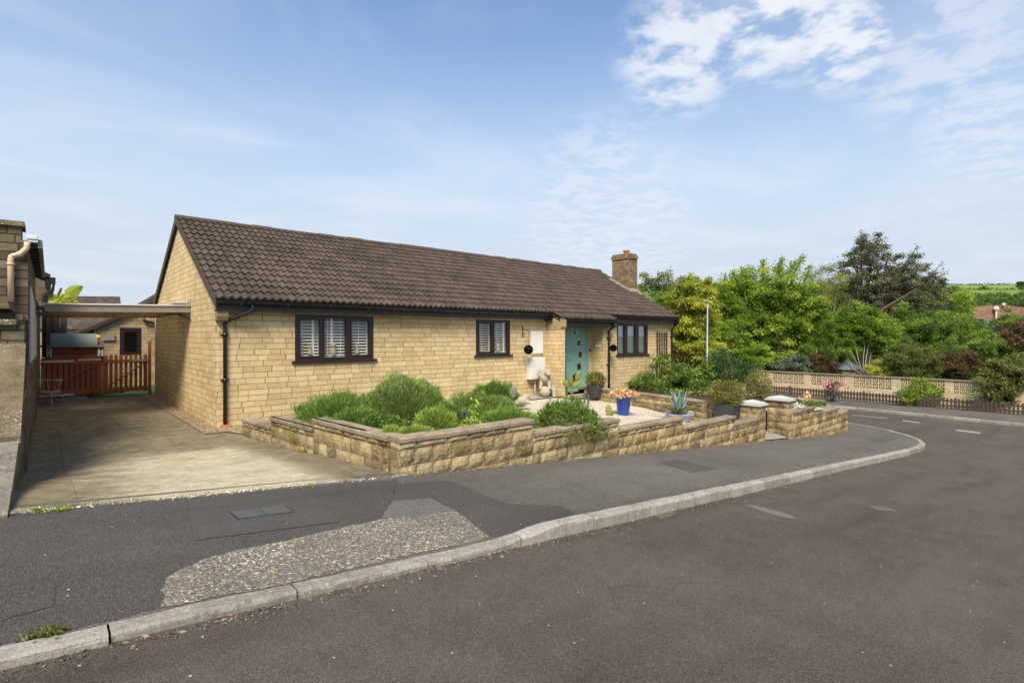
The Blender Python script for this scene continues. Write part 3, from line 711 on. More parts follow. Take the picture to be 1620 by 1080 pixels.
# downpipes
def downpipe(path, r=.036):
    g = G(); pts = []
    P = [Vector(p) for p in path]
    for i, p in enumerate(P):
        if 0 < i < len(P)-1:
            a = (P[i-1]-p).normalized(); b = (P[i+1]-p).normalized()
            for t in (.08, .04): pts.append(p+a*t)
            for t in (.04, .08): pts.append(p+b*t)
        else: pts.append(p)
    g.tube(pts, r, 12)
    top, bot = P[-2], P[-1]; k = top.z-.25
    while k > bot.z+.2:
        g.tube([(top.x, top.y, k-.03), (top.x, top.y, k+.03)], r*1.22, 12); g.box(top.x-.07, top.x+.07, top.y+.01, top.y+.05, k-.018, k+.018); k -= .9
    return g.build('downpipe', M['black'], house, smooth=True)
o = downpipe([(onY(400, 480, YE).x, YE+.02, ZE-.1), (onY(400, 480, YE).x, YE+.02, ZE-.2), (XL+.16, YW-.05, 2.08), (XL+.16, YW-.05, .04)])
downpipe([(14.36, 11.03, zp_-.1), (14.36, 11.03, zp_-.2), (14.33, 11.24, zp_-.32), (14.33, 11.24, -.12)])
downpipe([(XR-.06, YE+.02, ZE-.1), (XR-.06, YE+.02, ZE-.2), (XR-.08, YW-.05, 2.05), (XR-.08, YW-.05, -.6)])
g = G(); g.box(XL+.08, XL+.26, YW-.14, YW-.01, .0, .05); g.build('drain_block', M['terracotta'], house)

# windows ---------------------------------------------------------
def window(W, panes, sillx, y=YW):
    x0, x1, z0, z1 = W
    g = G(); fr = .0
    g.panel(x0+.002, x1-.002, z0+.03, z1-.002, panes, y+.012, y+.075)
    f = g.build('window', M['frame'], house, bevel=.004)
    for a, b, c, d in panes:      # opening sash beads
        g = G(); bd = .022
        g.panel(a-bd, b+bd, c-bd, d+bd, [(a, b, c, d)], y-.002, y+.0115); g.build('sash', M['frame'], f, bevel=.004)
        g = G(); g.box(a-.01, b+.01, y+.04, y+.052, c-.01, d+.01); g.build('pane', M['glass'], f)
    g = G(); g.box(x0-.07, x1+.07, y-.055, y-.003, z0-.025, z0+.028); g.build('sill', M['frame'], f, bevel=.006)
    return f
def shutters(f, stiles, x0, x1, z0, z1, y, tilt=.55):
    """plantation shutters: stiles and louvres between them"""
    g = G(); gl = G(); w = .05
    xs = [x0]+stiles+[x1]
    for s in xs: g.box(s-w/2, s+w/2, y, y+.03, z0, z1)
    for a, b in zip(xs[:-1], xs[1:]):
        if b-a < .12: continue
        g.box(a+w/2, b-w/2, y+.002, y+.028, z0, z0+.07); g.box(a+w/2, b-w/2, y+.002, y+.028, z1-.07, z1)
        z = z0+.105
        while z < z1-.09:
            c, s_ = math.cos(tilt)*.03, math.sin(tilt)*.03
            gl.add([(xx, y+.015+dy+e1, z+dz+e2) for xx in (a+w/2+.002, b-w/2-.002) for dy, dz, e1, e2 in ((-c, -s_, 0, 0), (c, s_, 0, 0), (c, s_, -.003, .006), (-c, -s_, -.003, .006))],
                   [(0,1,5,4),(1,2,6,5),(2,3,7,6),(3,0,4,7),(0,3,2,1),(4,5,6,7)])
            z += .068
        g.box((a+b)/2-.006, (a+b)/2+.006, y-.03, y-.02, z0+.1, z1-.1)
    g.build('shutter_frame', M['shutter'], f); gl.build('louvres', M['shutter'], f)
pxx = lambda u, y=YW: onY(u, 500, y).x
c3 = lambda zx: pxx(330+zx/4.697)
P1 = [(c3(680), c3(825), 1.365, 2.155), (c3(862), c3(1021), 1.325, 2.20), (c3(1063), c3(1191), 1.365, 2.155)]
f1 = window(W1, P1, None)
ys = YW+.135; q3 = lambda zx: pxx(330+zx/4.697, ys)
shutters(f1, [q3(776), q3(843), q3(915), q3(1040), q3(1178)], W1[0]-.06, W1[1]+.12, W1[2]+.03, W1[3], ys)
c4 = lambda zx: pxx(730+zx/6)
P2 = [(c4(168), c4(285), 1.36, 2.15), (c4(313), c4(437), 1.32, 2.19)]
f2 = window(W2, P2, None); q4 = lambda zx: pxx(730+zx/6, ys)
shutters(f2, [q4(265), q4(400)], W2[0]-.05, W2[1]+.1, W2[2]+.03, W2[3], ys, .35)
c2 = lambda zx: pxx(900+zx/7.2)
P3 = [(c2(562), c2(640), 1.19, 2.17), (c2(668), c2(762), 1.19, 2.17), (c2(795), c2(880), 1.19, 2.17)]
f3 = window(W3, P3, None)
g = G(); k = W3[0]-.05
while k < W3[1]+.1:
    g.add([(k, ys, W3[2]), (k+.085, ys+.03, W3[2]), (k+.085, ys+.03, W3[3]), (k, ys, W3[3])], [(0, 1, 2, 3)]); k += .078
g.build('blind', plain('pale_blue_vertical_blind', (.62, .68, .76), .7, .2, .06, 4), f3)

# front door ------------------------------------------------------
yd = 11.83
dr = G(); dr.panel(DX0, DX1, 0., 2.08, [(DX0+.075, DX1-.075, .05, 2.0)], yd-.02, yd+.05); door = dr.build('door_frame', M['teal'], house, bevel=.006)
a, b = DX0+.08, DX1-.08
g = G(); g.box(a, b, yd-.008, yd+.03, .055, 1.995); leafd = g.build('front_door', M['teal'], house, bevel=.004)
dpx = lambda u, v: onY(u, v, yd-.01)
for u, v, rot in ((909, 525.5, -.5), (915.5, 542.5, -.28), (918, 560.5, 0.), (916, 579.5, .22), (909, 597, .45)):
    c = dpx(u, v); h = .1; w_ = .085; gs, gp = G(), G()
    ca, sa = math.cos(rot), math.sin(rot)
    for gg, k, y0, y1 in ((gs, 1.28, yd-.018, yd-.0085), (gp, 1., yd-.021, yd-.0185)):
        pts = [(c.x+ca*x*k-sa*z*k, c.z+sa*x*k+ca*z*k) for x, z in ((-w_, -h), (w_, -h), (w_, h), (-w_, h))]
        gg.add([(x, y, z) for y in (y0, y1) for x, z in pts], [(0,1,2,3),(7,6,5,4),(0,4,5,1),(1,5,6,2),(2,6,7,3),(3,7,4,0)])
    ps_ = gs.build('pane_surround', M['steel'], leafd); gp.build('pane', M['darkglass'], leafd)
g = G(); hx = a+.07; g.box(hx-.02, hx+.02, yd-.02, yd-.0085, .92, 1.16); g.tube([(hx, yd-.02, 1.06), (hx, yd-.06, 1.06), (hx+.12, yd-.06, 1.06)], .011, 8); g.build('handle', M['steel'], leafd, smooth=False)
g = G(); g.box(DX0-.158, DX0-.002, yd-.06, yd+.04, -.01, 2.083); g.build('side_panel', M['black'], house)
g = G(); g.box(DX0-.16, DX1+.05, yd-.16, yd-.025, -.028, .035); g.build('threshold', M['teal'], house, bevel=.006)
g = G(); g.box(DX0-.5, PX2-.01, 11.05, yd-.17, -.16, -.03); g.build('doorstep', M['path'], house, bevel=.01)
c = onX(945, 547, PX2-.012)
g = G(); g.box(PX2-.02, PX2-.002, c.y-.13, c.y+.1, c.z-.055, c.z+.055); pl = g.build('number_plaque', M['white'], house, bevel=.005)
c = onY(933.5, 553.5, yd-.012); g = G(); g.box(c.x-.02, c.x+.02, yd-.025, yd-.001, c.z-.05, c.z+.05); g.build('doorbell', M['black'], house, bevel=.004)

# meter boxes
def meterbox(u0, u1, v0, v1, dep):
    p, q = onY(u0, v0, YW-dep), onY(u1, v1, YW-dep)
    g = G(); g.box(p.x, q.x, YW-dep, YW-.002, q.z, p.z); o = g.build('meter_box', M['white'], house, bevel=.01)
    g = G(); g.box(p.x+.03, q.x-.03, YW-dep-.008, YW-dep-.001, q.z+.03, p.z-.03); g.build('lid', M['white'], o, bevel=.004)
meterbox(840.5, 859.5, 523.5, 559.5, .05); meterbox(839.8, 862.5, 566, 599, .2)
p = onY(846, 598, YW-.06); g = G(); g.tube([(p.x, YW-.07, p.z+.05), (p.x, YW-.07, -.05)], .022, 10); g.build('meter_pipe', M['white'], house, smooth=True)

# chimney
ch = G(); cx0, cx1, cy0, cy1 = 18.58, 19.14, 13.49, 14.40
ch.box(cx0, cx1, cy0, cy1, -1.4, 5.10); ch.box(cx0-.035, cx1+.035, cy0-.035, cy1+.035, 5.101, 5.24); ch.box(cx0, cx1, cy0, cy1, 5.241, 5.30)
cho = ch.build('chimney', M['chimney'], house)
g = G(); g.box(cx0+.02, cx1-.02, cy0+.02, cy1-.02, 5.301, 5.33)
g.build('flaunching', M['mortar'], cho)
cm = ((cx0+cx1)/2, (cy0+cy1)/2-.1, 5.33)
g = G(); g.lathe([(.13, 0), (.14, .05), (.115, .07), (.115, .11), (.16, .12), (.16, .15), (.1, .19), (.02, .21)], cm, 18); g.build('chimney_pot', M['terracotta'], cho, smooth=False)
g = G()
g.add([(cx0-.16, cy0-.12, zroof(cy0-.12)+.075), (cx0-.002, cy0-.12, zroof(cy0-.12)+.10), (cx0-.002, cy1+.1, zroof(cy1+.1)+.12), (cx0-.16, cy1+.1, zroof(cy1+.1)+.075)], [(0, 1, 2, 3)])
g.add([(cx0-.16, cy0-.16, zroof(cy0-.16)+.07), (cx1+.02, cy0-.16, zroof(cy0-.16)+.07), (cx1+.02, cy0-.002, zroof(cy0)+.14), (cx0-.16, cy0-.002, zroof(cy0)+.14)], [(0, 1, 2, 3)])
g.build('flashing', plain('lead_flashing', (.2, .17, .15), .7, .3, .3, 8), cho)

# trellis on the wall by the corner
p, q = onY(1040.5, 525, YW-.05), onY(1055.5, 582, YW-.05)
tr = thing('trellis', (p.x, YW-.04, .2), 'narrow dark square lattice trellis fixed on the wall by the corner downpipe', 'trellis')
g = G(); n = 4; zb = .2
for i in range(n+1): x = p.x+(q.x-p.x)*i/n; w_ = .05 if i in (0, n) else .024; g.box(x-w_/2, x+w_/2, YW-.045, YW-.02, zb, p.z)
g.build('upright', M['trellis'], tr)
g = G(); z = zb+.05
while z < p.z: g.box(p.x-.02, q.x+.02, YW-.062, YW-.0455, z-.012, z+.012); z += .15
g.build('cross_slat', M['trellis'], tr)

# hanging leaf balls and brackets
def hangball(u, v, y, ub, vb, lab, side):
    c = onY(u, v, y); rb = .115*(.9 if side else 1.1)
    b = onY(ub, vb, YW-.01)
    o = thing('wall_bracket', (b.x, YW-.01, b.z), lab[1], 'bracket')
    g = G(); g.box(b.x-.012, b.x+.012, YW-.02, YW-.002, b.z-.2, b.z+.14); g.build('back_plate', M['black'], o)
    g = G(); e = Vector((c.x, c.y, b.z+.02)); g.tube([(b.x, YW-.02, b.z+.02), e], .008, 6)
    g.tube([(b.x, YW-.02, b.z-.15), (b.x*.5+e.x*.5, (YW-.02+e.y)/2, b.z-.06), e], .006, 6); g.build('arm', M['black'], o)
    t = thing('leaf_ball', c, lab[0], 'artificial plant', 'black leaf balls hanging on the front wall')
    d = RNG.normal(size=(520, 3)); d /= np.linalg.norm(d, axis=1, keepdims=True)
    leaves('foliage', M['blackleaf'], np.array(c)+d*rb*.72, d+RNG.normal(size=d.shape)*.45, .06, .035, RNG.random(520), t)
    g = G(); g.ball(c, rb*.75, 12, 8); g.build('core', M['black'], t, smooth=True)
    g = G(); g.tube([e, (c.x, c.y, c.z+rb*.7)], .004, 5); g.build('chain', M['black'], t)
hangball(836, 553, YW-.3, 827, 523, ('black leaf ball hanging by the white meter boxes', 'black iron bracket above the leaf ball left of the meter box'), 0)
hangball(970.5, 550.5, YW-.3, 966.5, 531, ('black leaf ball hanging between the porch downpipe and end window', 'black iron bracket beside the porch downpipe'), 1)

# ================================================================== GARDEN WALLS
from mathutils import noise as mnoise
class Path2:
    def __init__(s, pts): s.P = [Vector(p) for p in pts]; s.l = [(s.P[i+1]-s.P[i]).length for i in range(len(pts)-1)]; s.L = sum(s.l)
    def at(s, d):
        for i, l in enumerate(s.l):
            if d <= l or i == len(s.l)-1:
                t = (s.P[i+1]-s.P[i]).normalized(); return s.P[i]+t*d, Vector((-t.y, t.x))
            d -= l
def block(g, pth, a, b, z0, z1, t, rough, tint=None):
    """rock faced block: both faces bulge between dressed edges"""
    nu = max(3, int((b-a)/.055)); nw = max(3, int((z1-z0)/.05)); tn = random.random() if tint is None else tint
    vs, fs = [], []; sd = Vector((random.uniform(0, 99), random.uniform(0, 99), 0)); W = nu+1
    for sgn in (1, -1):
        for j in range(nw+1):
            for i in range(nu+1):
                fu, fw = i/nu, j/nw; e = min(fu, 1-fu)*(b-a); e2 = min(fw, 1-fw)*(z1-z0); ed = min(1, min(e, e2)/.022)
                s = a+(b-a)*fu; z = z0+(z1-z0)*fw
                if i in (0, nu) or j in (0, nw):
                    s += random.uniform(-.004, .004); z += random.uniform(-.004, .004)
                n_ = mnoise.noise(Vector((s*6, z*6, sgn*3.))+sd)*.6+mnoise.noise(Vector((s*19, z*19, sgn))+sd)*.4
                out = (t/2)-.012+ed*(.012+rough*(.4+.75*n_))
                c, nn = pth.at(s); q = c+nn*out*sgn; vs.append((q.x, q.y, z))
    K = W*(nw+1)
    for j in range(nw):
        for i in range(nu):
            p = j*W+i; fs.append((p+1, p, p+W, p+W+1)); p += K; fs.append((p, p+1, p+W+1, p+W))
    for i in range(nu): fs.append((i, i+1, K+i+1, K+i)); p = nw*W+i; fs.append((p+1, p, K+p, K+p+1))
    for j in range(nw): p = j*W; fs.append((p+W, p, K+p, K+p+W)); p += nu; fs.append((p, p+W, K+p+W, K+p))
    g.add(vs, fs, tn)
def stone_run(pth, segs, basef, t, parent, mat, capmat, rough=.014, first=.085, hc=.185, L=.30, cap=.055, endcaps=True, datum=None):
    g, gc, gm = G(), G(), G()
    for s0, s1, zt in segs:
        top = zt-cap; zb = min(basef(*pth.at(s0+.01)[0]), basef(*pth.at(s1-.01)[0]))-.08
        z1 = top; k = 0
        while z1 > zb:
            h = first if k == 0 else hc*random.uniform(.93, 1.07); z0 = z1-h
            s = s0 + (0 if k % 2 else -.0)
            w0 = L*random.uniform(.4, .9)
            while s < s1-.01:
                e = s+w0 if s1-(s+w0) > .12 else s1
                block(g, pth, s+.0045, e-.0045, z0+.0045, z1-.0045, t, rough)
                s = e; w0 = L*random.uniform(.65, 1.35)*(1.2 if k == 0 else 1)
            z1 = z0; k += 1
        n = max(1, int((s1-s0)/.25)); 
        for i in range(n):
            a, b = s0+(s1-s0)*i/n+(.025 if i == 0 else 0), s0+(s1-s0)*(i+1)/n-(.025 if i == n-1 else 0)
            A, na = pth.at(a+.002); B, nb = pth.at(b-.002); ww = t/2-.017
            gm.add([(*(A+na*ww), zb), (*(B+nb*ww), zb), (*(B-nb*ww), zb), (*(A-na*ww), zb), (*(A+na*ww), top-.002), (*(B+nb*ww), top-.002), (*(B-nb*ww), top-.002), (*(A-na*ww), top-.002)],
                   [(0,1,2,3),(7,6,5,4),(0,4,5,1),(1,5,6,2),(2,6,7,3),(3,7,4,0)])
        s = s0
        while s < s1-.01:     # coping slabs
            e = s+random.uniform(.5, .7)
            if s1-e < .25: e = s1
            nn = max(1, int((e-s)/.12)); vs = []; fs = []; tn = random.random(); j0 = random.uniform(-.004, .004)
            for i in range(nn+1):
                c, nv = pth.at(s+.003+(e-s-.006)*i/nn); ww = t/2+.018+random.uniform(-.003, .003)
                for o_, z_ in ((ww, top+.001), (ww, zt-.012), (ww-.012, zt), (-ww+.012, zt), (-ww, zt-.012), (-ww, top+.001)):
                    q = c+nv*o_; vs.append((q.x, q.y, z_+j0+random.uniform(-.002, .002)))
            for i in range(nn):
                for k in range(6): fs.append((i*6+k, i*6+(k+1) % 6, (i+1)*6+(k+1) % 6, (i+1)*6+k))
            fs.append((5,4,3,2,1,0)); fs.append(tuple(nn*6+k for k in range(6)))
            gc.add(vs, fs, tn); s = e
    g.build('stonework', mat, parent); gm.build('mortar_core', M['mortar'], parent); gc.build('coping', capmat, parent)

T = .22
zb_ = lambda x, y: zs(x)
w = thing('front_garden_wall', (3.09, 5.48, .17), 'low stepped rough stone wall with slab coping running along the pavement past the lavender', 'garden wall')
FWP = Path2([(2.99, 5.59), (12.62, 5.59)])
stone_run(FWP, [(0.1+0.0, 2.28, .605), (2.28, 4.28, .415)], zb_, T, w, M['stone'], M['coping'])
stone_run(FWP, [(4.28, 6.3, .232), (6.3, 8.46, .035), (8.46, 9.63, -.135)], zb_, T, w, M['stone_dirty'], M['coping'])
P_s = Path2([(3.09+.11-.008, 5.48), (2.69+.11, 10.47)])
w = thing('side_garden_wall', (3.0, 7.5, 0), 'stepped rough stone wall edging the driveway beside the lavender bed', 'garden wall')
stone_run(P_s, [(.225, 2.18, .606), (2.18, 3.71, .472), (3.71, 5.0, .31)], lambda x, y: zdrive(x, y), T, w, M['stone'], M['coping'])
# dark felt strips bedded on the side coping
g = G()
for s0, s1, z in ((.75, 2.14, .606), (2.22, 3.68, .472)):
    A, n1 = P_s.at(s0); B, n2 = P_s.at(s1)
    A = A+n1*.1; B = B+n2*.1; g.bar((A.x, A.y, z+.006), (B.x, B.y, z+.006), .028, .016)
g.build('edging_strip', M['black'], w)

def pillar(nm, lab, x0, x1, y0, y1, ztop, mat):
    o = thing(nm, ((x0+x1)/2, (y0+y1)/2, zs(x0)), lab, 'gate pillar')
    g = G(); gm = G(); z1 = ztop; k = 0
    cw, ch_ = x1-x0, y1-y0
    zb = zs(x1)-.1
    while z1 > zb:
        h = .19*random.uniform(.95, 1.05); z0 = z1-h
        # two blocks per course, alternating bond
        pa = Path2([((x0+x1)/2, y0), ((x0+x1)/2, y1)]); 
        sp = ch_*(.62 if k % 2 else .38)
        for a, b in ((0, sp), (sp, ch_)): block(g, pa, a+.004, b-.004, z0+.005, z1-.005, cw, .016)
        z1 = z0; k += 1
    # end faces: a thin facing across the front and back so that they bulge too
    z1 = ztop; k = 0
    while z1 > zb:
        h = .19; z0 = z1-h
        pb = Path2([(x0+.01, (y0+y1)/2), (x1-.01, (y0+y1)/2)]); sp = (cw-.02)*(.4 if k % 2 else .66)
        for a, b in ((0, sp), (sp, cw-.02)): block(g, pb, a+.004, b-.004, z0+.006, z1-.006, ch_+.012, .012)
        z1 = z0; k += 1
    g.build('shaft', mat, o)
    g = G(); a = .035; cz = ztop+.004
    def fr(x0, x1, y0, y1, z0, X0, X1, Y0, Y1, z1):
        g.add([(x0,y0,z0),(x1,y0,z0),(x1,y1,z0),(x0,y1,z0),(X0,Y0,z1),(X1,Y0,z1),(X1,Y1,z1),(X0,Y1,z1)], [(0,3,2,1),(4,5,6,7),(0,1,5,4),(1,2,6,5),(2,3,7,6),(3,0,4,7)])
    a = .045; fr(x0-a, x1+a, y0-a, y1+a, cz, x0-a, x1+a, y0-a, y1+a, cz+.04)
    fr(x0+.005, x1-.005, y0+.005, y1-.005, cz+.041, x0+.01, x1-.01, y0+.01, y1-.01, cz+.075)
    cxm, cym = (x0+x1)/2, (y0+y1)/2
    fr(x0+.04, x1-.04, y0+.04, y1-.04, cz+.076, cxm-.03, cxm+.03, cym-.03, cym+.03, cz+.125)
    g.build('cap', M['white_cap'], o)
    return o
pillar('gate_pillar', 'square stone gate pillar with white cap beside the potted ball shrub', 12.62, 13.04, 5.49, 5.97, .135, M['stone_dirty'])
pillar('gate_pillar', 'square stone gate pillar with white cap at start of the corner wall', 14.36, 14.72, 5.49, 6.03, .108, M['stone_dirty'])
arc = [(19.05+.55*math.sin(a), 6.18-.55*math.cos(a)) for a in [i*math.pi/2/8 for i in range(1, 9)]]
CPATH = Path2([(14.73, 5.6), (18.6, 5.6), (19.05, 5.63)]+arc+[(19.63, 7.2), (19.62, 9.2), (19.5, 12.5)])
w = thing('corner_garden_wall', (17, 5.6, zs(17)), 'stepped rough stone wall curving round the street corner from the pillar', 'garden wall')
stone_run(CPATH, [(.0, 1.5, -.18), (1.5, 3.5, -.37), (3.5, 5.35, -.545), (5.35, 11.1, -.36)], zb_, T, w, M['stone_dirty'], M['coping'])
# inner retaining wall beside the gravel
w = thing('inner_retaining_wall', (12.7, 8, -.2), 'low inner stone wall with coping between the cream gravel and shrub bed', 'garden wall')
IW = Path2([(13.1, 11.2), (12.72, 8.94), (12.32, 6.66)])
stone_run(IW, [(0, 4.6, .195)], lambda x, y: zgrav(x, y)-.1, .2, w, M['stone'], M['coping'], L=.3, hc=.15)
IW2 = Path2([(12.42, 6.62), (13.0, 6.35), (13.3, 6.2)])
w = thing('low_step_wall', (12.7, 6.45, -.4), 'short low stone wall stepping down behind the grey planter box', 'garden wall')
stone_run(IW2, [(0, .98, .04)], lambda x, y: -.45, .2, w, M['stone'], M['coping'], L=.3, hc=.12)

# beds and gravel
sheet('flower_bed', M['soil'], [(3.2, 5.6), (8.2, 5.6), (8.0, 9.4), (7.2, 11.7), (3.0, 11.7), (2.85, 9.7)], lambda x, y: min(.52, zgrav(x, y)) if x < 5.4 else min(zgrav(x, y), .36 if x < 7.3 else .18), .0, .4)
sheet('gravel_bed', M['gravel'], [(7.6, 5.6), (12.7, 5.6), (12.9, 7), (13.1, 11.3), (13.0, 11.6), (7.0, 11.66), (7.6, 9.2)], lambda x, y: min(zgrav(x, y), (.36 if x < 7.3 else .18 if x < 9.4 else -.03 if x < 11.4 else -.2)), .0, .3)
sheet('paving', M['path'], [(9.3, 10.9), (12.2, 10.9), (12.2, 11.66), (8.9, 11.66)], zgrav, .02, .4)
sheet('shrub_bed', M['soil'], [(12.5, 6.7), (13.4, 6.1), (14.72, 6.1), (14.8, 5.7), (19.1, 5.7), (19.6, 6.4), (19.55, 11.7), (13.2, 11.7)], lambda x, y: (.1 if x < 13.6 else .1-.1*(x-13.6)) if y > 6.6 else -.28-.07*max(0, x-15), .0, .5)
sheet('gravel_bed', M['gravel'], [(14.85, 5.7), (18.9, 5.7), (19.4, 6.4), (18.9, 6.9), (14.85, 6.9)], lambda x, y: -.26-.075*max(0, x-15), .02, .4)
sheet('gateway_slab', M['path'], [(12.95, 5.47), (14.45, 5.47), (14.45, 7.3), (12.95, 7.0)], lambda x, y: zs(x)+.02+(y-5.48)*.16, .012, .5)

# ================================================================== LEFT NEIGHBOUR
xw = lambda y: -.235+.0063*y
nb = thing('neighbour_house', (-2, 12, 0), 'weathered stone neighbouring house with cream pipe at the left edge', 'house')
def vbox(g, x0, yA, yB, z0, z1, dx=0.):      # volume whose right face follows the drive line
    xa, xb = xw(yA)+dx, xw(yB)+dx
    g.add([(x0,yA,z0),(xa,yA,z0),(xb,yB,z0),(x0,yB,z0),(x0,yA,z1),(xa,yA,z1),(xb,yB,z1),(x0,yB,z1)], [(0,3,2,1),(4,5,6,7),(0,1,5,4),(1,2,6,5),(2,3,7,6),(3,0,4,7)])
g = G(); YN = 10.3
vbox(g, -6, YN, 15.4, -.2, 3.17, -.005); vbox(g, -6, YN, YN+.5, 3.171, 3.36, -.075)
vbox(g, -6, 16.6, 24, -.2, 2.75, -.02)
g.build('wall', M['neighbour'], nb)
g = G(); vbox(g, -6.02, YN-.04, YN+.54, 3.362, 3.43, -.04); g.build('parapet_coping', M['render'], nb)
# eaves going back
g = G(); x = lambda y: xw(y)+.10
g.add([(x(YN+.03), YN+.03, 3.08), (x(15.6), 15.6, 3.08), (x(15.6), 15.6, 3.2), (x(YN+.03), YN+.03, 3.2), (x(YN)+.05, YN+.03, 3.08), (x(15.6)+.05, 15.6, 3.08), (x(15.6)+.05, 15.6, 3.2), (x(YN)+.05, YN+.03, 3.2)], [(0,1,2,3),(7,6,5,4),(0,4,5,1),(1,5,6,2),(2,6,7,3),(3,7,4,0)])
g.build('gutter', M['lid'], nb)
g = G(); y = YN+.1
while y < 15.5: g.box(xw(y)-.002, xw(y)+.098, y, y+.09, 3.085, 3.13); y += .42
vbox(g, -1, YN+.03, 15.6, 3.131, 3.16, .098); g.build('eaves_soffit', M['fascia'], nb)
g = G(); g.add([(-6, YN+.55, 4.1), (xw(YN)+.12, YN+.55, 3.21), (xw(15.4)+.12, 15.6, 3.21), (-6, 15.6, 4.1)], [(0, 1, 2, 3)]); g.build('roof', tk, nb)
g = G(); g.box(xw(YN)-.02, xw(YN)+.10, YN-.03, YN+.07, 3.19, 3.25); g.build('gutter_end', M['white'], nb, bevel=.01)
# rear part of the neighbour: roof edge, kneeler, gutter
yk2 = 16.6; k0 = onY(66, 470, yk2); 
g = G(); pr = [onY(53, 438, yk2), onY(74, 446, yk2), onY(74, 474, yk2), onY(53, 474, yk2)]
g.add([tuple(p) for p in pr]+[(p.x, p.y+.3, p.z) for p in pr], [(3,2,1,0),(4,5,6,7),(0,1,5,4),(1,2,6,5),(2,3,7,6),(3,0,4,7)]); g.build('kneeler', M['render'], nb)
e0, e1 = onY(55, 423, yk2-.06), onY(80, 434, yk2-.06)
g = G(); dxr = (e1-e0)*(-6/ max(.05, (e1-e0).length)) 
a0 = e0+(e0-e1).normalized()*3
g.add([(a0.x, yk2-.06, a0.z), (e1.x, yk2-.06, e1.z), (e1.x, 24, e1.z), (a0.x, 24, a0.z), (a0.x, yk2-.06, a0.z-.09), (e1.x, yk2-.06, e1.z-.09), (e1.x, 24, e1.z-.09), (a0.x, 24, a0.z-.09)], [(0,1,2,3),(7,6,5,4),(0,4,5,1),(1,5,6,2),(2,6,7,3),(3,7,4,0)]); g.build('rear_roof', tk, nb)
g = G(); g.box(e1.x-.02, e1.x+.09, yk2-.1, 24, e1.z-.2, e1.z-.07); g.box(e1.x-.1, e1.x-.021, yk2-.02, 24, e1.z-.32, e1.z-.1); g.build('rear_gutter', M['black'], nb)
g = G(); bx = onY(70, 500, yk2-.1).x; g.tube([(e1.x+.03, yk2-.05, e1.z-.2), (e1.x+.03, yk2-.05, e1.z-.36), (bx, yk2-.05, e1.z-.5), (bx, yk2-.05, 1.3)], .045, 10); g.build('rear_downpipe', M['black'], nb, smooth=True)
g = G(); yy0, yy1 = 10.75, 15.2; g.add([(xw(yy0)+.0, yy0, 1.4), (xw(yy1)+.0, yy1, 1.4), (xw(yy1)+.0, yy1, 2.3), (xw(yy0)+.0, yy0, 2.55), (xw(yy0)+.02, yy0, 1.4), (xw(yy1)+.02, yy1, 1.4), (xw(yy1)+.02, yy1, 2.3), (xw(yy0)+.02, yy0, 2.55)], [(0,1,2,3),(7,6,5,4),(0,4,5,1),(1,5,6,2),(2,6,7,3),(3,7,4,0)]); g.build('side_panel', plain('grey_white_board', (.42, .42, .40), .6, .3, .15, 4), nb)
pc = lambda zx, zy: onY(zx/5.4, 340+zy/5.4, YN-.06)
g = G(); pth = [pc(233, 232), pc(228, 285), pc(165, 338), pc(100, 350), pc(91, 375), pc(91, 740)]
pp = []
for i, p in enumerate(pth):
    if 0 < i < len(pth)-1:
        a = (pth[i-1]-p).normalized(); b = (pth[i+1]-p).normalized(); pp += [p+a*.04, p+a*.015, p+b*.015, p+b*.04]
    else: pp.append(p)
g.tube(pp, .035, 14)
q = pc(91, 420); g.tube([q+Vector((0, 0, .012)), q-Vector((0, 0, .012))], .044, 14)
q = pc(160, 342); g.tube([pc(172, 330), pc(146, 345)], .04, 12)
g.build('cream_pipe', M['pipe_cream'], nb, smooth=True)

bw = thing('boundary_wall', (-.3, 9, 0), 'tall stone boundary wall with steep slab ramp at the left edge of the drive', 'boundary wall')
g = G()
vbox(g, -.75, 8.8, 9.25, -.1, 1.93, -.004); vbox(g, -.75, 9.26, 10.28, -.1, 2.08, -.03)
vbox(g, -.48, 9.27, 19.7, -.1, 1.34, .004)
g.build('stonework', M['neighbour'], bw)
g = G(); vbox(g, -.78, 8.74, 9.22, 1.931, 2.0, -.07); vbox(g, -.78, 9.0, 10.27, 2.135, 2.2, -.14); g.build('coping', M['render'], bw, bevel=.01)
# ramp: profile on the drive line, extruded to the left
prof = [(8.79, 1.71), (8.0, 1.20), (7.23, .80)]
g = G()
for (ya, za), (yb, zb2) in zip(prof[:-1], prof[1:]):
    ya -= .004; yb += .004
    n = 2
    for i in range(n):
        g = G(); a0, a1 = ya+(yb-ya)*(i+.012)/n, ya+(yb-ya)*(i+.988)/n; b0, b1 = za+(zb2-za)*i/n, za+(zb2-za)*(i+1)/n
        g.add([(-.75, a0, b0), (xw(a0)+.012, a0, b0), (xw(a1)+.012, a1, b1), (-.75, a1, b1), (-.75, a0, b0-.07), (xw(a0)+.012, a0, b0-.07), (xw(a1)+.012, a1, b1-.07), (-.75, a1, b1-.07)], [(3,2,1,0),(4,5,6,7),(0,1,5,4),(1,2,6,5),(2,3,7,6),(3,0,4,7)], random.random()); g.build('ramp_slab', M['render'], bw)
pass
lo = [(7.2, .76), (6.3, .60), (5.33, .49)]
g = G()
for (ya, za), (yb, zb2) in zip(lo[:-1], lo[1:]):
    g.add([(-.8, ya, za), (xw(ya)+.0, ya, za), (xw(yb)+.0, yb+.006, zb2), (-.8, yb+.006, zb2), (-.8, ya, za-.08), (xw(ya), ya, za-.08), (xw(yb), yb+.006, zb2-.08), (-.8, yb+.006, zb2-.08)], [(3,2,1,0),(4,5,6,7),(0,1,5,4),(1,2,6,5),(2,3,7,6),(3,0,4,7)], .6)
g.build('ramp_slab', M['slab'], bw)
g = G()
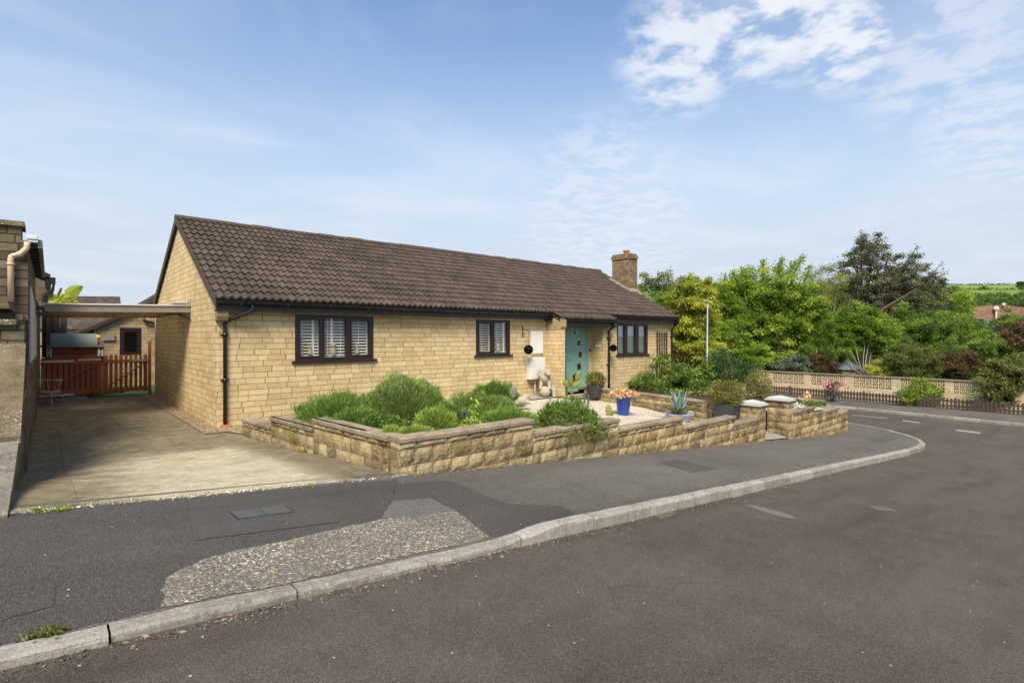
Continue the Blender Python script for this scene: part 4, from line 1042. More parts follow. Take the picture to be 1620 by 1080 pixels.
full = [(8.79, 1.63)]+[(y, z-.075) for y, z in prof[1:]]+[(y, z-.085) for y, z in lo]
n = len(full)
va = [(-.74, y, z) for y, z in full]+[(xw(y)-.006, y, z) for y, z in full]+[(-.74, y, -.2) for y, z in full]+[(xw(y)-.006, y, -.2) for y, z in full]
fs = []
for i in range(n-1): fs += [(i, i+1, n+i+1, n+i), (n+i, n+i+1, 3*n+i+1, 3*n+i), (i, 2*n+i, 2*n+i+1, i+1)]
fs += [(n-1, 2*n+n-1, 4*n-1, 2*n-1), (0, n, 3*n, 2*n)]
g.add(va, fs); g.build('flank', M['neighbour'], bw)
g = G(); vbox(g, -.5, 9.3, 19.72, 1.341, 1.39, .02); g.build('wall_top', M['render'], bw)

# ================================================================== CARPORT, GATES
yc = 13.97; c0 = onY(70.8, 480, yc); c1 = Vector((XL-.012, yc, 0)); zt0, zt1 = 2.445, 2.50
cp = thing('carport_canopy', (1.2, yc, 2.4), 'flat timber carport roof with grey weathered front beam over the driveway', 'carport')
def sl(x): return zt0+(zt1-zt0)*(x-c0.x)/(c1.x-c0.x)
def beam(g, x0, x1, y0, y1, h0, h1):
    g.add([(x0,y0,sl(x0)+h0),(x1,y0,sl(x1)+h0),(x1,y1,sl(x1)+h0),(x0,y1,sl(x0)+h0),(x0,y0,sl(x0)+h1),(x1,y0,sl(x1)+h1),(x1,y1,sl(x1)+h1),(x0,y1,sl(x0)+h1)], [(0,3,2,1),(4,5,6,7),(0,1,5,4),(1,2,6,5),(2,3,7,6),(3,0,4,7)])
g = G(); beam(g, c0.x, c1.x, yc, yc+.05, -.16, -.012); g.build('front_beam', M['beam'], cp)
g = G(); beam(g, c0.x-.06, c1.x, yc-.03, 18.9, -.011, .012); m_, t = newmat('translucent_roof_sheet'); p_ = t.n('ShaderNodeBsdfPrincipled'); p_.inputs['Base Color'].default_value = (.62, .6, .55, 1); p_.inputs['Roughness'].default_value = .5
tl_ = t.n('ShaderNodeBsdfTranslucent', (.92, .89, .82, 1)); mx_ = t.n('ShaderNodeMixShader', .72, p_.outputs[0], tl_.outputs[0]); o_ = t.n('ShaderNodeOutputMaterial'); t.nt.links.new(mx_.outputs[0], o_.inputs[0])
g.build('roof_sheet', m_, cp)
g = G(); y = yc+.5
while y < 18.9: beam(g, c0.x, c1.x, y, y+.05, -.15, -.03); y += .55
g.build('joist', M['rafter'], cp)
for x_ in (c0.x+.03, (c0.x+c1.x)/2, c1.x-.06): g = G(); beam(g, x_, x_+.045, yc+.051, 18.85, -.10, -.013); g.build('rafter', M['rafter'], cp)
g = G(); beam(g, c0.x-.3, c0.x-.001, yc+.0, yc+.07, -.13, -.05); beam(g, c0.x-.3, c0.x-.001, yc+.0, yc+.07, -.24, -.17); g.build('wall_fixing', M['black'], cp)
g = G(); vv = [(c1.x, yc+.15, 2.36), (c1.x-.16, yc+.15, 2.32)]; g.bar((c1.x+.01, yc-.05, 2.17), (c1.x-.22, yc+.1, 2.30), .03, .03); g.bar((c1.x-.14, yc, 2.22), (c1.x-.10, yc, 2.30), .03, .03); g.build('bracket', M['black'], cp)
g = G()
for i in range(9): x = c1.x-.32+.036*i; g.tube([(x, yc-.02, sl(x)+.05), (x, yc+1.6, sl(x)+.05)], .018, 6)
g.box(c1.x-.05, c1.x-.004, yc-.02, yc+.04, 2.52, 2.66); g.build('corrugated_flashing', M['galv'], cp)

yg = 19.55
def gate(nm, lab, x0, x1, hinge_left, dark=False):
    o = thing(nm, (x0, yg, 0), lab, 'driveway gate', None)
    g = G(); n = 11 if dark else 9
    zlo, zhi = .1, 1.17
    for i in range(n):
        x = x0+.06+(x1-x0-.12)*i/(n-1); w_ = (.088 if dark else .075) if 0 < i < n-1 else .10
        zt_ = 1.25 if not dark else 1.2
        g.add([(x-w_/2, yg-.012, zlo), (x+w_/2, yg-.012, zlo), (x+w_/2, yg-.012, zt_-.03), (x, yg-.012, zt_), (x-w_/2, yg-.012, zt_-.03), (x-w_/2, yg+.012, zlo), (x+w_/2, yg+.012, zlo), (x+w_/2, yg+.012, zt_-.03), (x, yg+.012, zt_), (x-w_/2, yg+.012, zt_-.03)],
              [(0,1,2,3,4),(9,8,7,6,5),(0,5,6,1),(1,6,7,2),(2,7,8,3),(3,8,9,4),(4,9,5,0)])
    g.build('pickets', M['gate'], o)
    g = G(); g.box(x0, x1, yg-.045, yg-.013, .16, .26); g.build('rail', M['gate'], o); g = G(); g.box(x0, x1, yg-.045, yg-.013, 1.0, 1.1); g.build('rail', M['gate'], o)
    g = G(); g.bar((x0+.05, yg-.03, .27), (x1-.08, yg-.03, .99), .03, .09, up=(0, 1, 0)) ; g.build('brace', M['gate'], o)
    return o
gx0, gxm, gx1 = -.11, onY(162, 600, yg).x, 2.5
gl_ = gate('picket_gate', 'closed red brown timber gate leaf behind the little chair', gx0+.03, gxm-.02, True, True)
gr_ = gate('picket_gate', 'red brown picket gate leaf beside the stone gable showing green lawn', gxm+.02, gx1-.12, False)
g = G(); g.box(gx0+.05, gxm-.06, yg+.013, yg+.03, .12, 1.15); g.build('backing_board', M['fence'], gl_)
for q in ((gx0+.02, gx0+.75, yg-.065, yg-.046, 1.07, 1.12), (gxm-.55, gxm-.03, yg-.065, yg-.046, 1.1, 1.14), (gx0+.02, gx0+.75, yg-.065, yg-.046, .12, .17)): g = G(); g.box(*q); g.build('hinge_strap', M['galv'], gl_)
for q in ((gx1-.55, gx1-.1, yg-.065, yg-.046, 1.04, 1.08), (gx1-.7, gx1-.06, yg-.065, yg-.046, .1, .15)): g = G(); g.box(*q); g.build('hinge_strap', M['galv'], gr_)
t_ = thing('gate_post', (gx1-.06, yg, 0), 'tall red brown gate post against the gable wall', 'gate post'); g = G(); g.box(gx1-.11, gx1-.035, yg-.04, yg+.05, 0, 1.65); g.box(gx1-.11, gx1-.03, yg-.07, yg-.041, .0, .16); g.build('post', M['gate'], t_)

# chair in front of the gate
cb = onz(79, 640, .0); ch = thing('captains_chair', (cb.x, cb.y, 0), 'small faded spindle back wooden chair standing before the dark gate leaf', 'chair')
ex, ey = Vector((CS, -SN, 0)), Vector((SN, CS, 0))
L_ = lambda a, b, z: Vector((cb.x, cb.y, 0))+ex*a+ey*b+Vector((0, 0, z))
g = G(); n = 16; pr = [L_(.22*math.cos(2*math.pi*i/n), .2*math.sin(2*math.pi*i/n), 0) for i in range(n)]; g.prism([(p.x, p.y) for p in pr], .32, .355); g.build('seat', M['chair'], ch)
for a, b in ((-.15, -.13), (.15, -.13), (-.15, .13), (.15, .13)):
    g = G(); g.tube([L_(a, b, .32), L_(a*1.5, b*1.5, .0)], [.016, .012], 8); g.build('leg', M['chair'], ch)
g = G()
for i in range(8):
    an = math.pi*(-.12+1.24*i/7); g.tube([L_(.19*math.cos(an), .17*math.sin(an), .35), L_(.25*math.cos(an), .2*math.sin(an), .62)], .009, 6)
g.build('spindles', M['chair'], ch)
g = G(); g.tube([L_(.26*math.cos(math.pi*(-.16+1.32*i/12)), .21*math.sin(math.pi*(-.16+1.32*i/12)), .635) for i in range(13)], .02, 8); g.build('arm_rail', M['chair'], ch, smooth=True)

# storage chest with curved lid behind the left gate
yb0 = 20.4; b0, b1 = onY(81, 540, yb0).x, onY(153, 540, yb0).x; zl = onY(110, 549, yb0).z
cst = thing('garden_store', ((b0+b1)/2, yb0, 0), 'brown timber garden store with rounded grey green lid behind the gate', 'garden store')
g = G()
for i in range(8):
    z0 = .05+i*(zl-.05)/8; g.box(b0, b1, yb0, yb0+.8, z0, z0+(zl-.05)/8-.012)
g.build('body', M['gate'], cst)
g = G(); g.box(b0-.4, b1+.35, yb0-.15, yb0+.9, zl+.0, zl+.045); g.build('shelf', M['beam'], cst)
g = G(); n = 9; zl2 = zl+.046; vs = []; fs = []
for xx in (b0-.02, b1+.02):
    for i in range(n): a = math.pi/2*i/(n-1); vs.append((xx, yb0+.45-.45*math.cos(a), zl2+.36*math.sin(a)))
    vs.append((xx, yb0+.45, zl2))
for i in range(n-1): fs.append((i, i+1, n+1+i+1, n+1+i))
fs += [tuple(range(n, -1, -1)), tuple(range(n+1, 2*n+2))]
g.add(vs, fs); g.build('lid', M['lid'], cst, smooth=False)
g = G()
for x in (b0-.12, b1+.02):
    g = G(); g.box(x, x+.05, yb0-.1, yb0-.06, zl-.28, zl-.02); g.box(x+.09, x+.13, yb0-.1, yb0-.06, zl-.28, zl-.02); g.box(x, x+.13, yb0-.101, yb0-.059, zl-.17, zl-.13); g.build('bracket', M['white'], cst)
yp = 20.5; p = onY(157, 540, yp); pst = thing('short_post', (p.x, yp, 0), 'brown square post topped by a yellow ball beside the grey lid', 'post')
g = G(); g.box(p.x-.1, p.x+.12, yp, yp+.2, 0, onY(157, 538, yp).z); g.build('post', M['rafter'], pst)
q = onY(155, 533.5, yp+.1); g = G(); g.ball(q, .075, 12, 8); g.build('finial', M['yellow'], pst, smooth=True)

# rear outbuilding
yo = 23.5; ob = thing('outbuilding', (2, yo, 0), 'small stone outbuilding with sloping roof and one dark window', 'outbuilding')
o = lambda u, v: onY(u, v, yo)
WX = (o(189.5, 520).x, o(224, 520).x, o(200, 562).z, o(200, 518.5).z)
xl_, xr_ = o(148, 520).x, o(262, 520).x
g = G(); zle, zre = o(130, 528).z, o(215, 492).z; slp = (zre-zle)/(o(215, 500).x-o(130, 500).x)
g.panel(xl_, xr_, -.1, o(150, 519).z, [WX], yo, yo+.25) if WX[3] <= o(150, 519).z else None
ztop_l = o(150, 519).z
g.panel(xl_, xr_, -.1, WX[3]+.001, [(WX[0], WX[1], WX[2], WX[3]+.001)], yo, yo+.25) if WX[3] > ztop_l else None
zc_ = max(ztop_l, WX[3]+.001)
tp = [(xl_, zc_+.001), (xr_, zc_+.001), (xr_, zc_+.6), (o(205, 500).x, zc_+.6)]
tp = [(xl_+.1, zc_+.001), (xr_, zc_+.001), (xr_, zle+slp*(xr_-o(130, 500).x)), (xl_+.1, max(zc_+.002, zle+slp*(xl_+.1-o(130, 500).x)))]
g.add([(a, yo, b) for a, b in tp]+[(a, yo+.25, b) for a, b in tp], [(0,1,2,3),(7,6,5,4),(0,4,5,1),(1,5,6,2),(2,6,7,3),(3,7,4,0)])
g.box(xl_, xl_+.2, yo+.26, 30, -.1, ztop_l); g.build('wall', M['rear'], ob)
g = G(); x0 = o(128, 500).x; z0 = o(128, 529).z
g.add([(x0, yo-.15, z0), (xr_+1, yo-.15, z0+slp*(xr_+1-x0)), (xr_+1, 30, z0+slp*(xr_+1-x0)), (x0, 30, z0), (x0, yo-.15, z0+.12), (xr_+1, yo-.15, z0+.12+slp*(xr_+1-x0)), (xr_+1, 30, z0+.12+slp*(xr_+1-x0)), (x0, 30, z0+.12)], [(3,2,1,0),(4,5,6,7),(0,1,5,4),(1,2,6,5),(2,3,7,6),(3,0,4,7)]); g.build('roof', tk, ob)
g = G(); a0, a1, a2, a3 = WX; g.panel(a0+.002, a1-.002, a2+.002, a3-.002, [(a0+.13, a1-.13, a2+.12, a3-.14)], yo+.02, yo+.1); wf = g.build('window', M['frame'], ob)
g = G(); g.box(a0+.1, a1-.1, yo+.06, yo+.07, a2+.1, a3-.1); g.build('pane', M['glass'], wf)
g = G(); g.box(a0-.3, a1+.3, yo+1.2, yo+1.22, a2-.3, a3+.3); g.build('room_wall', M['fascia'], wf)
g = G(); q = [o(227, 503), o(227, 507), o(246, 512), o(248, 520)]; q = [Vector((p.x, yo-.1, p.z)) for p in q]; g.tube(q+[Vector((q[-1].x, yo-.1, 0))], .05, 10); g.build('downpipe', M['black'], ob, smooth=True)
g = G(); sx = o(148, 530); ex_ = o(181, 530); g.box(sx.x, ex_.x, yo-.06, yo-.002, o(160, 538.5).z, o(160, 528.5).z); g.build('lintel_board', M['beam'], ob)

# far bungalow roof beyond the back garden
yr_ = 42; fh = thing('distant_house', (onY(130, 480, yr_).x, yr_, 0), 'distant house showing only a dark tiled roof above the carport', 'house')
g = G(); A_ = onY(60, 467.5, yr_); B_ = onY(189.5, 469, yr_); lo_ = 1.2
g.add([(A_.x, yr_, A_.z), (B_.x, yr_, B_.z), (B_.x, yr_-3.2, 2.2), (A_.x, yr_-3.2, 2.2)], [(3, 2, 1, 0)])
g.add([(A_.x, yr_, A_.z-.01), (B_.x, yr_, B_.z-.01), (B_.x, yr_+3.2, 2.2), (A_.x, yr_+3.2, 2.2)], [(0, 1, 2, 3)])
fr_ = g.build('roof', rooftile('distant_roof_tiles', .3, .33, 0, yr_, .8), fh)
g = G(); g.box(A_.x, B_.x-.2, yr_-3, yr_+3, -.2, 2.3); g.box(B_.x-.199, B_.x-.19, yr_-2.9, yr_+2.9, 2.3, 2.31); g.build('wall', M['rear'], fh)
# ridge tip of a roof peeping behind the gable
g = G(); yq = 27; q0, q1 = onY(225, 480, yq), onY(248, 464, yq)
t_ = thing('garage_roof', (q0.x, yq, 0), 'dark tiled garage gable peeping out behind the stone gable', 'garage')
g.add([(q0.x, yq, q0.z-.02), (q1.x+.6, yq, q1.z+.35), (q1.x+.6, yq+4, q1.z+.35), (q0.x, yq+4, q0.z-.02), (q0.x, yq, q0.z-.14), (q1.x+.6, yq, q1.z+.23), (q1.x+.6, yq+4, q1.z+.23), (q0.x, yq+4, q0.z-.14)], [(0,1,2,3),(7,6,5,4),(0,4,5,1),(1,5,6,2),(2,6,7,3),(3,7,4,0)]); g.build('roof', tk, t_)
g = G(); g.box(q0.x+.15, q1.x+.6, yq+.1, yq+3.9, -.1, q0.z-.1); g.build('wall', M['rear'], t_)

# ================================================================== FAR WALL AND FENCE
XF = 32.5; zf0 = zs(32)
yl = lambda u: onX(u, 600, XF).y
fw = thing('screen_block_wall', (XF, 8, zf0), 'long cream garden wall with pierced screen block panels behind the picket fence', 'garden wall')
ztopw = onX(1400, 595.5, XF).z
yA, yB = yl(1190), yl(1600)    # left end has the larger y
pan = [(1222, 1271.5), (1282.5, 1337), (1349.5, 1410.5), (1424.5, 1495), (1508, 1566)]
pans = [(yl(b), yl(a)) for a, b in pan]
zb0, zb1 = ztopw-.055-.62, ztopw-.055
g = G(); mp = lambda x, y, z: (XF+y, -x, z)
g.panel(-yA-4, -yB+3, zf0-.2, zb1, [(-b, -a, zb0, zb1+.0) for a, b in pans], 0, .2, mp); g.build('wall', M['screen_base'], fw)
g = G(); y = yB-3
while y < yA+4: g.box(XF-.04, XF+.24, y, y+.58, zb1+.001, ztopw); y += .585
g.build('coping', M['coping'], fw)
g = G()
def sblock(y0, y1, z0, z1):
    x0, x1 = XF+.01, XF+.11; t = .017; m = lambda x, y, z: (XF+y, -x, z)
    g.panel(-y1+.002, -y0-.002, z0+.002, z1-.002, [(-y1+t, -y0-t, z0+t, z1-t)], .006, .11, m)
    cy, cz = (y0+y1)/2, (z0+z1)/2; hy, hz = (y1-y0)/2, (z1-z0)/2
    d = .60
    ring = [(hy*d, 0), (0, hz*d), (-hy*d, 0), (0, -hz*d)]
    for i in range(4):
        p, q = ring[i], ring[(i+1) % 4]; e_ = Vector((0, q[0]-p[0], q[1]-p[1]))*.12; g.bar(Vector((XF+.058, cy+p[0], cz+p[1]))-e_, Vector((XF+.058, cy+q[0], cz+q[1]))+e_, .036, .09, up=(1, 0, 0))
for a, b in pans:
    n = 6; 
    for i in range(n):
        for j in range(2):
            y0, y1 = a+(b-a)*i/n, a+(b-a)*(i+1)/n; z0, z1 = zb0+(zb1-zb0)*j/2, zb0+(zb1-zb0)*(j+1)/2
            sblock(y0, y1, z0, z1)
g.build('screen_blocks', plain('cream_screen_block', (.64, .51, .33), .9, .1, .22, 9, bump=.4), fw)

pf = thing('picket_fence', (31.7, 7, zf0), 'low dark brown wooden picket fence along the far pavement', 'fence')
g = G(); gp_ = G(); gr2 = G(); y0_, y1_ = onX(1640, 650, 31.6).y, 14.6; y = y0_; i = 0
XP = lambda y: 31.55+.035*(y-2)
while y < y1_:
    x = XP(y); h = .52+random.uniform(-.015, .015); z = zs(x); w_ = .088; lean = random.uniform(-.008, .008)
    if i % 13 == 6:
        gp_ = G(); gp_.box(x-.0, x+.09, y-.05, y+.05, z-.1, z+h+.02); gp_.build('post', M['fence'], pf)
    else:
        g.add([(x, y-w_/2, z+.03), (x, y+w_/2, z+.03), (x, y+w_/2+lean, z+h-.05), (x, y+lean, z+h), (x, y-w_/2+lean, z+h-.05), (x+.02, y-w_/2, z+.03), (x+.02, y+w_/2, z+.03), (x+.02, y+w_/2+lean, z+h-.05), (x+.02, y+lean, z+h), (x+.02, y-w_/2+lean, z+h-.05)],
              [(4,3,2,1,0),(5,6,7,8,9),(0,1,6,5),(1,2,7,6),(2,3,8,7),(3,4,9,8),(4,0,5,9)])
    y += .142; i += 1
for zz in (.14, .38): gr2 = G(); gr2.bar((XP(y0_)+.04, y0_, zf0+zz), (XP(y1_)+.04, y1_, zf0+zz), .035, .07); gr2.build('rail', M['fence'], pf)
g.build('pickets', M['fence'], pf)

# street lamp
dl = 27.5; lb = at(1118.5, 575, dl); lt = at(1119.5, 477, dl)
lamp = thing('street_lamp', (lb.x, lb.y, -1.5), 'slim grey street lamp post with a flat head before the golden tree', 'street lamp')
g = G(); g.tube([(lb.x, lb.y, -1.6), (lb.x, lb.y, .4), (lb.x, lb.y, .42), (lt.x, lt.y, lt.z)], [.07, .07, .04, .032], 12); g.build('post', M['lampgrey'], lamp, smooth=True)
g = G(); hd = -ex*.22; h0 = Vector(lt); 
g.bar(h0+ex*.09+Vector((0, 0, .02)), h0-ex*.24+Vector((0, 0, .04)), .22, .06); g.build('lamp_head', M['lampgrey'], lamp, bevel=.015)

# ================================================================== PLANTS
LM = {
 'lavender': leafmat('lavender_leaf', (0.045, 0.072, 0.02), (0.125, 0.19, 0.038), (0.32, 0.41, 0.105), .25),
 'lavgrey': leafmat('grey_green_leaf', (.05, .065, .045), (.11, .145, .085), (.21, .25, .16), .2),
 'lime': leafmat('lime_leaf', (0.09, 0.14, 0.02), (0.22, 0.31, 0.045), (0.4, 0.48, 0.1), .3),
 'grassy': leafmat('grassy_leaf', (0.04, 0.09, 0.014), (0.115, 0.215, 0.03), (0.3, 0.41, 0.085), .3),
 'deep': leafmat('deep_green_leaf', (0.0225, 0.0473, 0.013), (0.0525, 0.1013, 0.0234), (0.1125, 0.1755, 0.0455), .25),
 'box': leafmat('box_leaf', (0.06, 0.07, 0.012), (0.16, 0.165, 0.028), (0.31, 0.28, 0.065), .2),
 'green': leafmat('mid_green_leaf', (0.03, 0.066, 0.011), (0.105, 0.185, 0.025), (0.28, 0.37, 0.065), .4),
 'bright': leafmat('bright_green_leaf', (0.045, 0.095, 0.01), (0.165, 0.265, 0.025), (0.42, 0.51, 0.075), .45),
 'golden': leafmat('golden_leaf', (0.11, 0.13, 0.014), (0.28, 0.315, 0.03), (0.48, 0.48, 0.07), .4),
 'bronze': leafmat('bronze_leaf', (.045, .048, .022), (.10, .105, .05), (.19, .19, .10), .25),
 'red': leafmat('copper_leaf', (0.05, 0.034, 0.016), (0.105, 0.066, 0.032), (0.17, 0.115, 0.05), .3),
 'olive': leafmat('olive_leaf', (0.06, 0.07, 0.016), (0.15, 0.165, 0.04), (0.31, 0.32, 0.09), .35),
 'far': leafmat('far_tree_leaf', (0.049, 0.0875, 0.0216), (0.112, 0.175, 0.036), (0.21, 0.275, 0.072), .35),
 'peach': leafmat('peach_petal', (.55, .26, .12), (.75, .46, .28), (.85, .68, .48), .3),
 'pink': leafmat('pink_petal', (.45, .08, .12), (.65, .2, .25), (.75, .4, .4), .3),
 'whitep': leafmat('white_petal', (.6, .62, .58), (.75, .76, .72), (.85, .85, .8), .2),
 'violet': leafmat('violet_petal', (.03, .02, .2), (.06, .03, .35), (.1, .06, .5), .2),
 'dry': leafmat('dry_twig', (.08, .055, .03), (.2, .14, .085), (.36, .27, .18), .15),
 'agave': leafmat('agave_leaf', (.06, .12, .09), (.16, .26, .22), (.3, .4, .34), .1, .5),
}
def ground_at(x, y):
    if x < 7.6: return min(.52, zgrav(x, y))
    return zgrav(x, y)
def dome(name, lab, cat, u, v, d, rx, ry, h, mat, n, ln, wd, sink=.0, base=None, flop=.35, group=None, tmean=.5, twig=None, shell=5., core=None):
    """bushy mound: blades springing outward and up all through a dome"""
    c = at(u, v, d); z0 = c.z if base is None else base
    o = thing(name, (c.x, c.y, z0), lab, cat, group)
    p = inball(n, shell); p[:, 2] = np.abs(p[:, 2])
    lump = np.array([mnoise.noise(Vector((a*2.6, b*2.6, e*2.6))+Vector((u, v, 0))) for a, b, e in p])
    lump2 = np.array([mnoise.noise(Vector((a*7, b*7, e*7))+Vector((v, u, 3))) for a, b, e in p])
    p *= (1+.28*lump+.10*lump2)[:, None]
    ang = np.array([ex.x, ex.y]), np.array([ey.x, ey.y])
    X = p[:, 0]*rx; Y = p[:, 1]*ry
    W = np.stack([c.x+X*ang[0][0]+Y*ang[1][0], c.y+X*ang[0][1]+Y*ang[1][1], z0-sink+p[:, 2]*h], 1)
    D = np.stack([X/rx*ang[0][0]+Y/ry*ang[1][0], X/rx*ang[0][1]+Y/ry*ang[1][1], p[:, 2]*.6+.55], 1)+RNG.normal(size=(n, 3))*flop
    t = np.clip(tmean+.38*lump+.45*lump2+RNG.normal(size=n)*.22, 0, 1)
    L = ln*(.6+.8*RNG.random(n))
    leaves('foliage', mat, W-D/np.linalg.norm(D, axis=1, keepdims=True)*(L*.5)[:, None], D, L, wd*(.7+.6*RNG.random(n)), t, o)
    g = G()
    for i in range(14):
        a = random.uniform(0, 6.28); q = Vector((c.x, c.y, z0-.05)); e = q+ex*(rx*.6*math.cos(a))+ey*(ry*.6*math.sin(a))+Vector((0, 0, h*random.uniform(.4, .75)))
        g.tube([q+(e-q)*.05+Vector((0, 0, .0)), q*.45+e*.55+Vector((0, 0, .05*h)), e], [.014, .010, .004], 5)
    g.build('stems', M['bark'], o)
    if twig:
        nt = twig; p = inball(nt, 5.); p[:, 2] = np.abs(p[:, 2])*.8
        W = np.stack([c.x+p[:, 0]*rx*.9*ang[0][0]+p[:, 1]*ry*.9*ang[1][0], c.y+p[:, 0]*rx*.9*ang[0][1]+p[:, 1]*ry*.9*ang[1][1], z0-sink+p[:, 2]*h*.9], 1)
        leaves('dry_twigs', LM['dry'], W, p+RNG.normal(size=p.shape)*.5, ln*1.6, wd*.7, RNG.random(nt), o, kind='stuff')
    return o

# lavender bed.  u,v: base centre in the picture, d: depth along the view axis
def dd(u, Y): r = (u-810)/F; return Y/(CS-r*SN)
def bed(name, lab, cat, u, Y, wpx, hpx_top, mat, n, ln, wd, ry=None, **k):
    if n > 1500: n = int(n*2.5); ln *= .85; wpx *= 1.08; k.setdefault('flop', .29)
    d = dd(u, Y); x = d*(SN+(u-810)/F*CS); z0 = ground_at(x, Y)-.02
    rx = wpx/2*d/F*1.04; top = CAMZ+(HZ-hpx_top)/F*d; h = max(.15, top-z0)
    return dome(name, lab, cat, u, 0, d, rx, ry or rx*.9, h*.93, mat, n, ln, wd, base=z0, **k)
bed('lavender_bush', 'largest rounded grey green lavender bush in the middle of the bed', 'lavender', 640, 7.9, 156, 595, LM['lavender'], 9500, .085, .011, shell=6, twig=700, tmean=.52)
bed('lavender_bush', 'grassy bright green lavender clump nearest the driveway wall', 'lavender', 538, 8.3, 135, 618, LM['grassy'], 6500, .10, .010, shell=5)
bed('lavender_bush', 'wide lavender bush to the right of the big rounded one', 'lavender', 755, 8.0, 112, 616, LM['lavender'], 7500, .095, .010, shell=5, tmean=.55)
bed('lavender_bush', 'dark green lavender bush close to the house wall', 'lavender', 782, 10.6, 80, 600, LM['grassy'], 4500, .10, .012, tmean=.28)
bed('lavender_bush', 'low spiky lavender clump behind the coping left of the trailing rosemary', 'lavender', 800, 6.25, 92, 643, LM['grassy'], 5200, .085, .009, tmean=.55)
bed('dwarf_conifer', 'small bright lime green bushy clump above the corner coping', 'shrub', 690, 6.35, 66, 642, LM['lime'], 4200, .075, .009, shell=4, tmean=.45)
bed('lavender_shoots', 'low lime green tuft right behind the corner coping', 'shrub', 655, 6.0, 60, 672, LM['lime'], 2600, .07, .008, tmean=.5)
bed('lavender_shoots', 'small lime tuft tucked in the wall corner', 'shrub', 618, 6.0, 40, 672, LM['lime'], 1600, .07, .008, tmean=.6)
bed('ground_plant', 'low dark leafy plant under the big lavender bush', 'plant', 600, 6.9, 90, 654, LM['green'], 1900, .06, .022, flop=.7, tmean=.35)
bed('silver_plant', 'grey silver leaved plant between the dark leafy plant and the lavender', 'plant', 578, 7.4, 50, 648, LM['lavgrey'], 1400, .05, .012, flop=.7, tmean=.75)
o = bed('viola_plant', 'yellow green leafy plant with a single violet flower', 'plant', 748, 6.1, 44, 655, LM['lime'], 420, .05, .03, flop=.8, tmean=.8)
q = onY(735, 655, 6.0); p = RNG.normal(size=(16, 3))*.012+np.array(q); leaves('flower', LM['violet'], p, RNG.normal(size=(16, 3)), .035, .03, RNG.random(16), o)
p = np.stack([np.linspace(o.location.x, o.location.x+.06, 90), np.full(90, o.location.y), np.linspace(.45, .86, 90)], 1)+RNG.normal(size=(90, 3))*.03
leaves('foliage', LM['lime'], p, RNG.normal(size=(90, 3))+[0, 0, .3], .055, .032, .5+.5*RNG.random(90), o)
bed('lavender_bush', 'fine leaved green clump filling between the big lavender and the driveway side wall', 'lavender', 560, 7.4, 95, 642, LM['grassy'], 3800, .085, .010, shell=4, tmean=.4)
bed('lavender_bush', 'green lavender clump filling between the two largest lavender bushes', 'lavender', 706, 7.2, 70, 634, LM['lavender'], 3600, .085, .010, shell=4, tmean=.35)
bed('lavender_bush', 'green lavender clump behind the violet flowered plant', 'lavender', 762, 6.9, 80, 640, LM['grassy'], 3600, .085, .010, shell=4, tmean=.45)
# trailing rosemary over the front wall
o = bed('rosemary_bush', 'trailing rosemary with dry woody stems spilling over the front wall', 'rosemary', 895, 5.9, 104, 630, LM['grassy'], 3000, .10, .019, ry=.42, tmean=.40, twig=2600, shell=4, flop=.5)
c = Vector(o.location); n = 1500
s = RNG.random(n); aa = (RNG.random(n)-.5)*.95
W = np.stack([c.x+aa*1.0, 5.75-.34*s+RNG.normal(size=n)*.05, .46-.30*s**1.6+RNG.normal(size=n)*.035+.05*np.cos(aa*3)], 1)
leaves('trailing_shoots', LM['grassy'], W[:850], np.stack([RNG.normal(size=850)*.6, -.6+RNG.normal(size=850)*.4, .35+RNG.normal(size=850)*.5], 1), .09, .016, np.clip(.3+.25*RNG.normal(size=850), 0, 1), o)
leaves('trailing_stems', LM['dry'], W[700:], np.stack([RNG.normal(size=800)*.7, -.7+RNG.normal(size=800)*.4, -.4+RNG.normal(size=800)*.5], 1), .14, .008, RNG.random(800), o)
# black pot in the side bed
q = onY(484, 668, 9.0); bp = thing('plant_pot', (q.x, 9.0, .1), 'small black plastic pot half hidden behind the side wall', 'plant pot')
g = G(); g.lathe([(.12, 0), (.15, .32), (.165, .33), (.165, .37), (.14, .37), (.13, .3)], (q.x, 9.0, .08), 18); g.build('pot', M['grey_pot'], bp, smooth=False)
p = RNG.normal(size=(240, 3))*[.06, .06, .03]+[q.x, 9.0, .45]; leaves('foliage', LM['green'], p, RNG.normal(size=(240, 3))*.6+[0, 0, .8], .22, .02, RNG.random(240), bp)
# thin stake
q0, q1 = onY(626, 600, 9.6), onY(627, 586, 9.6); t_ = thing('garden_stake', (q0.x, q0.y, .3), 'thin pale stake standing behind the biggest lavender', 'stake'); g = G(); g.tube([(q0.x, q0.y, .2), tuple(q1)], .012, 6); g.build('rod', M['chair'], t_)

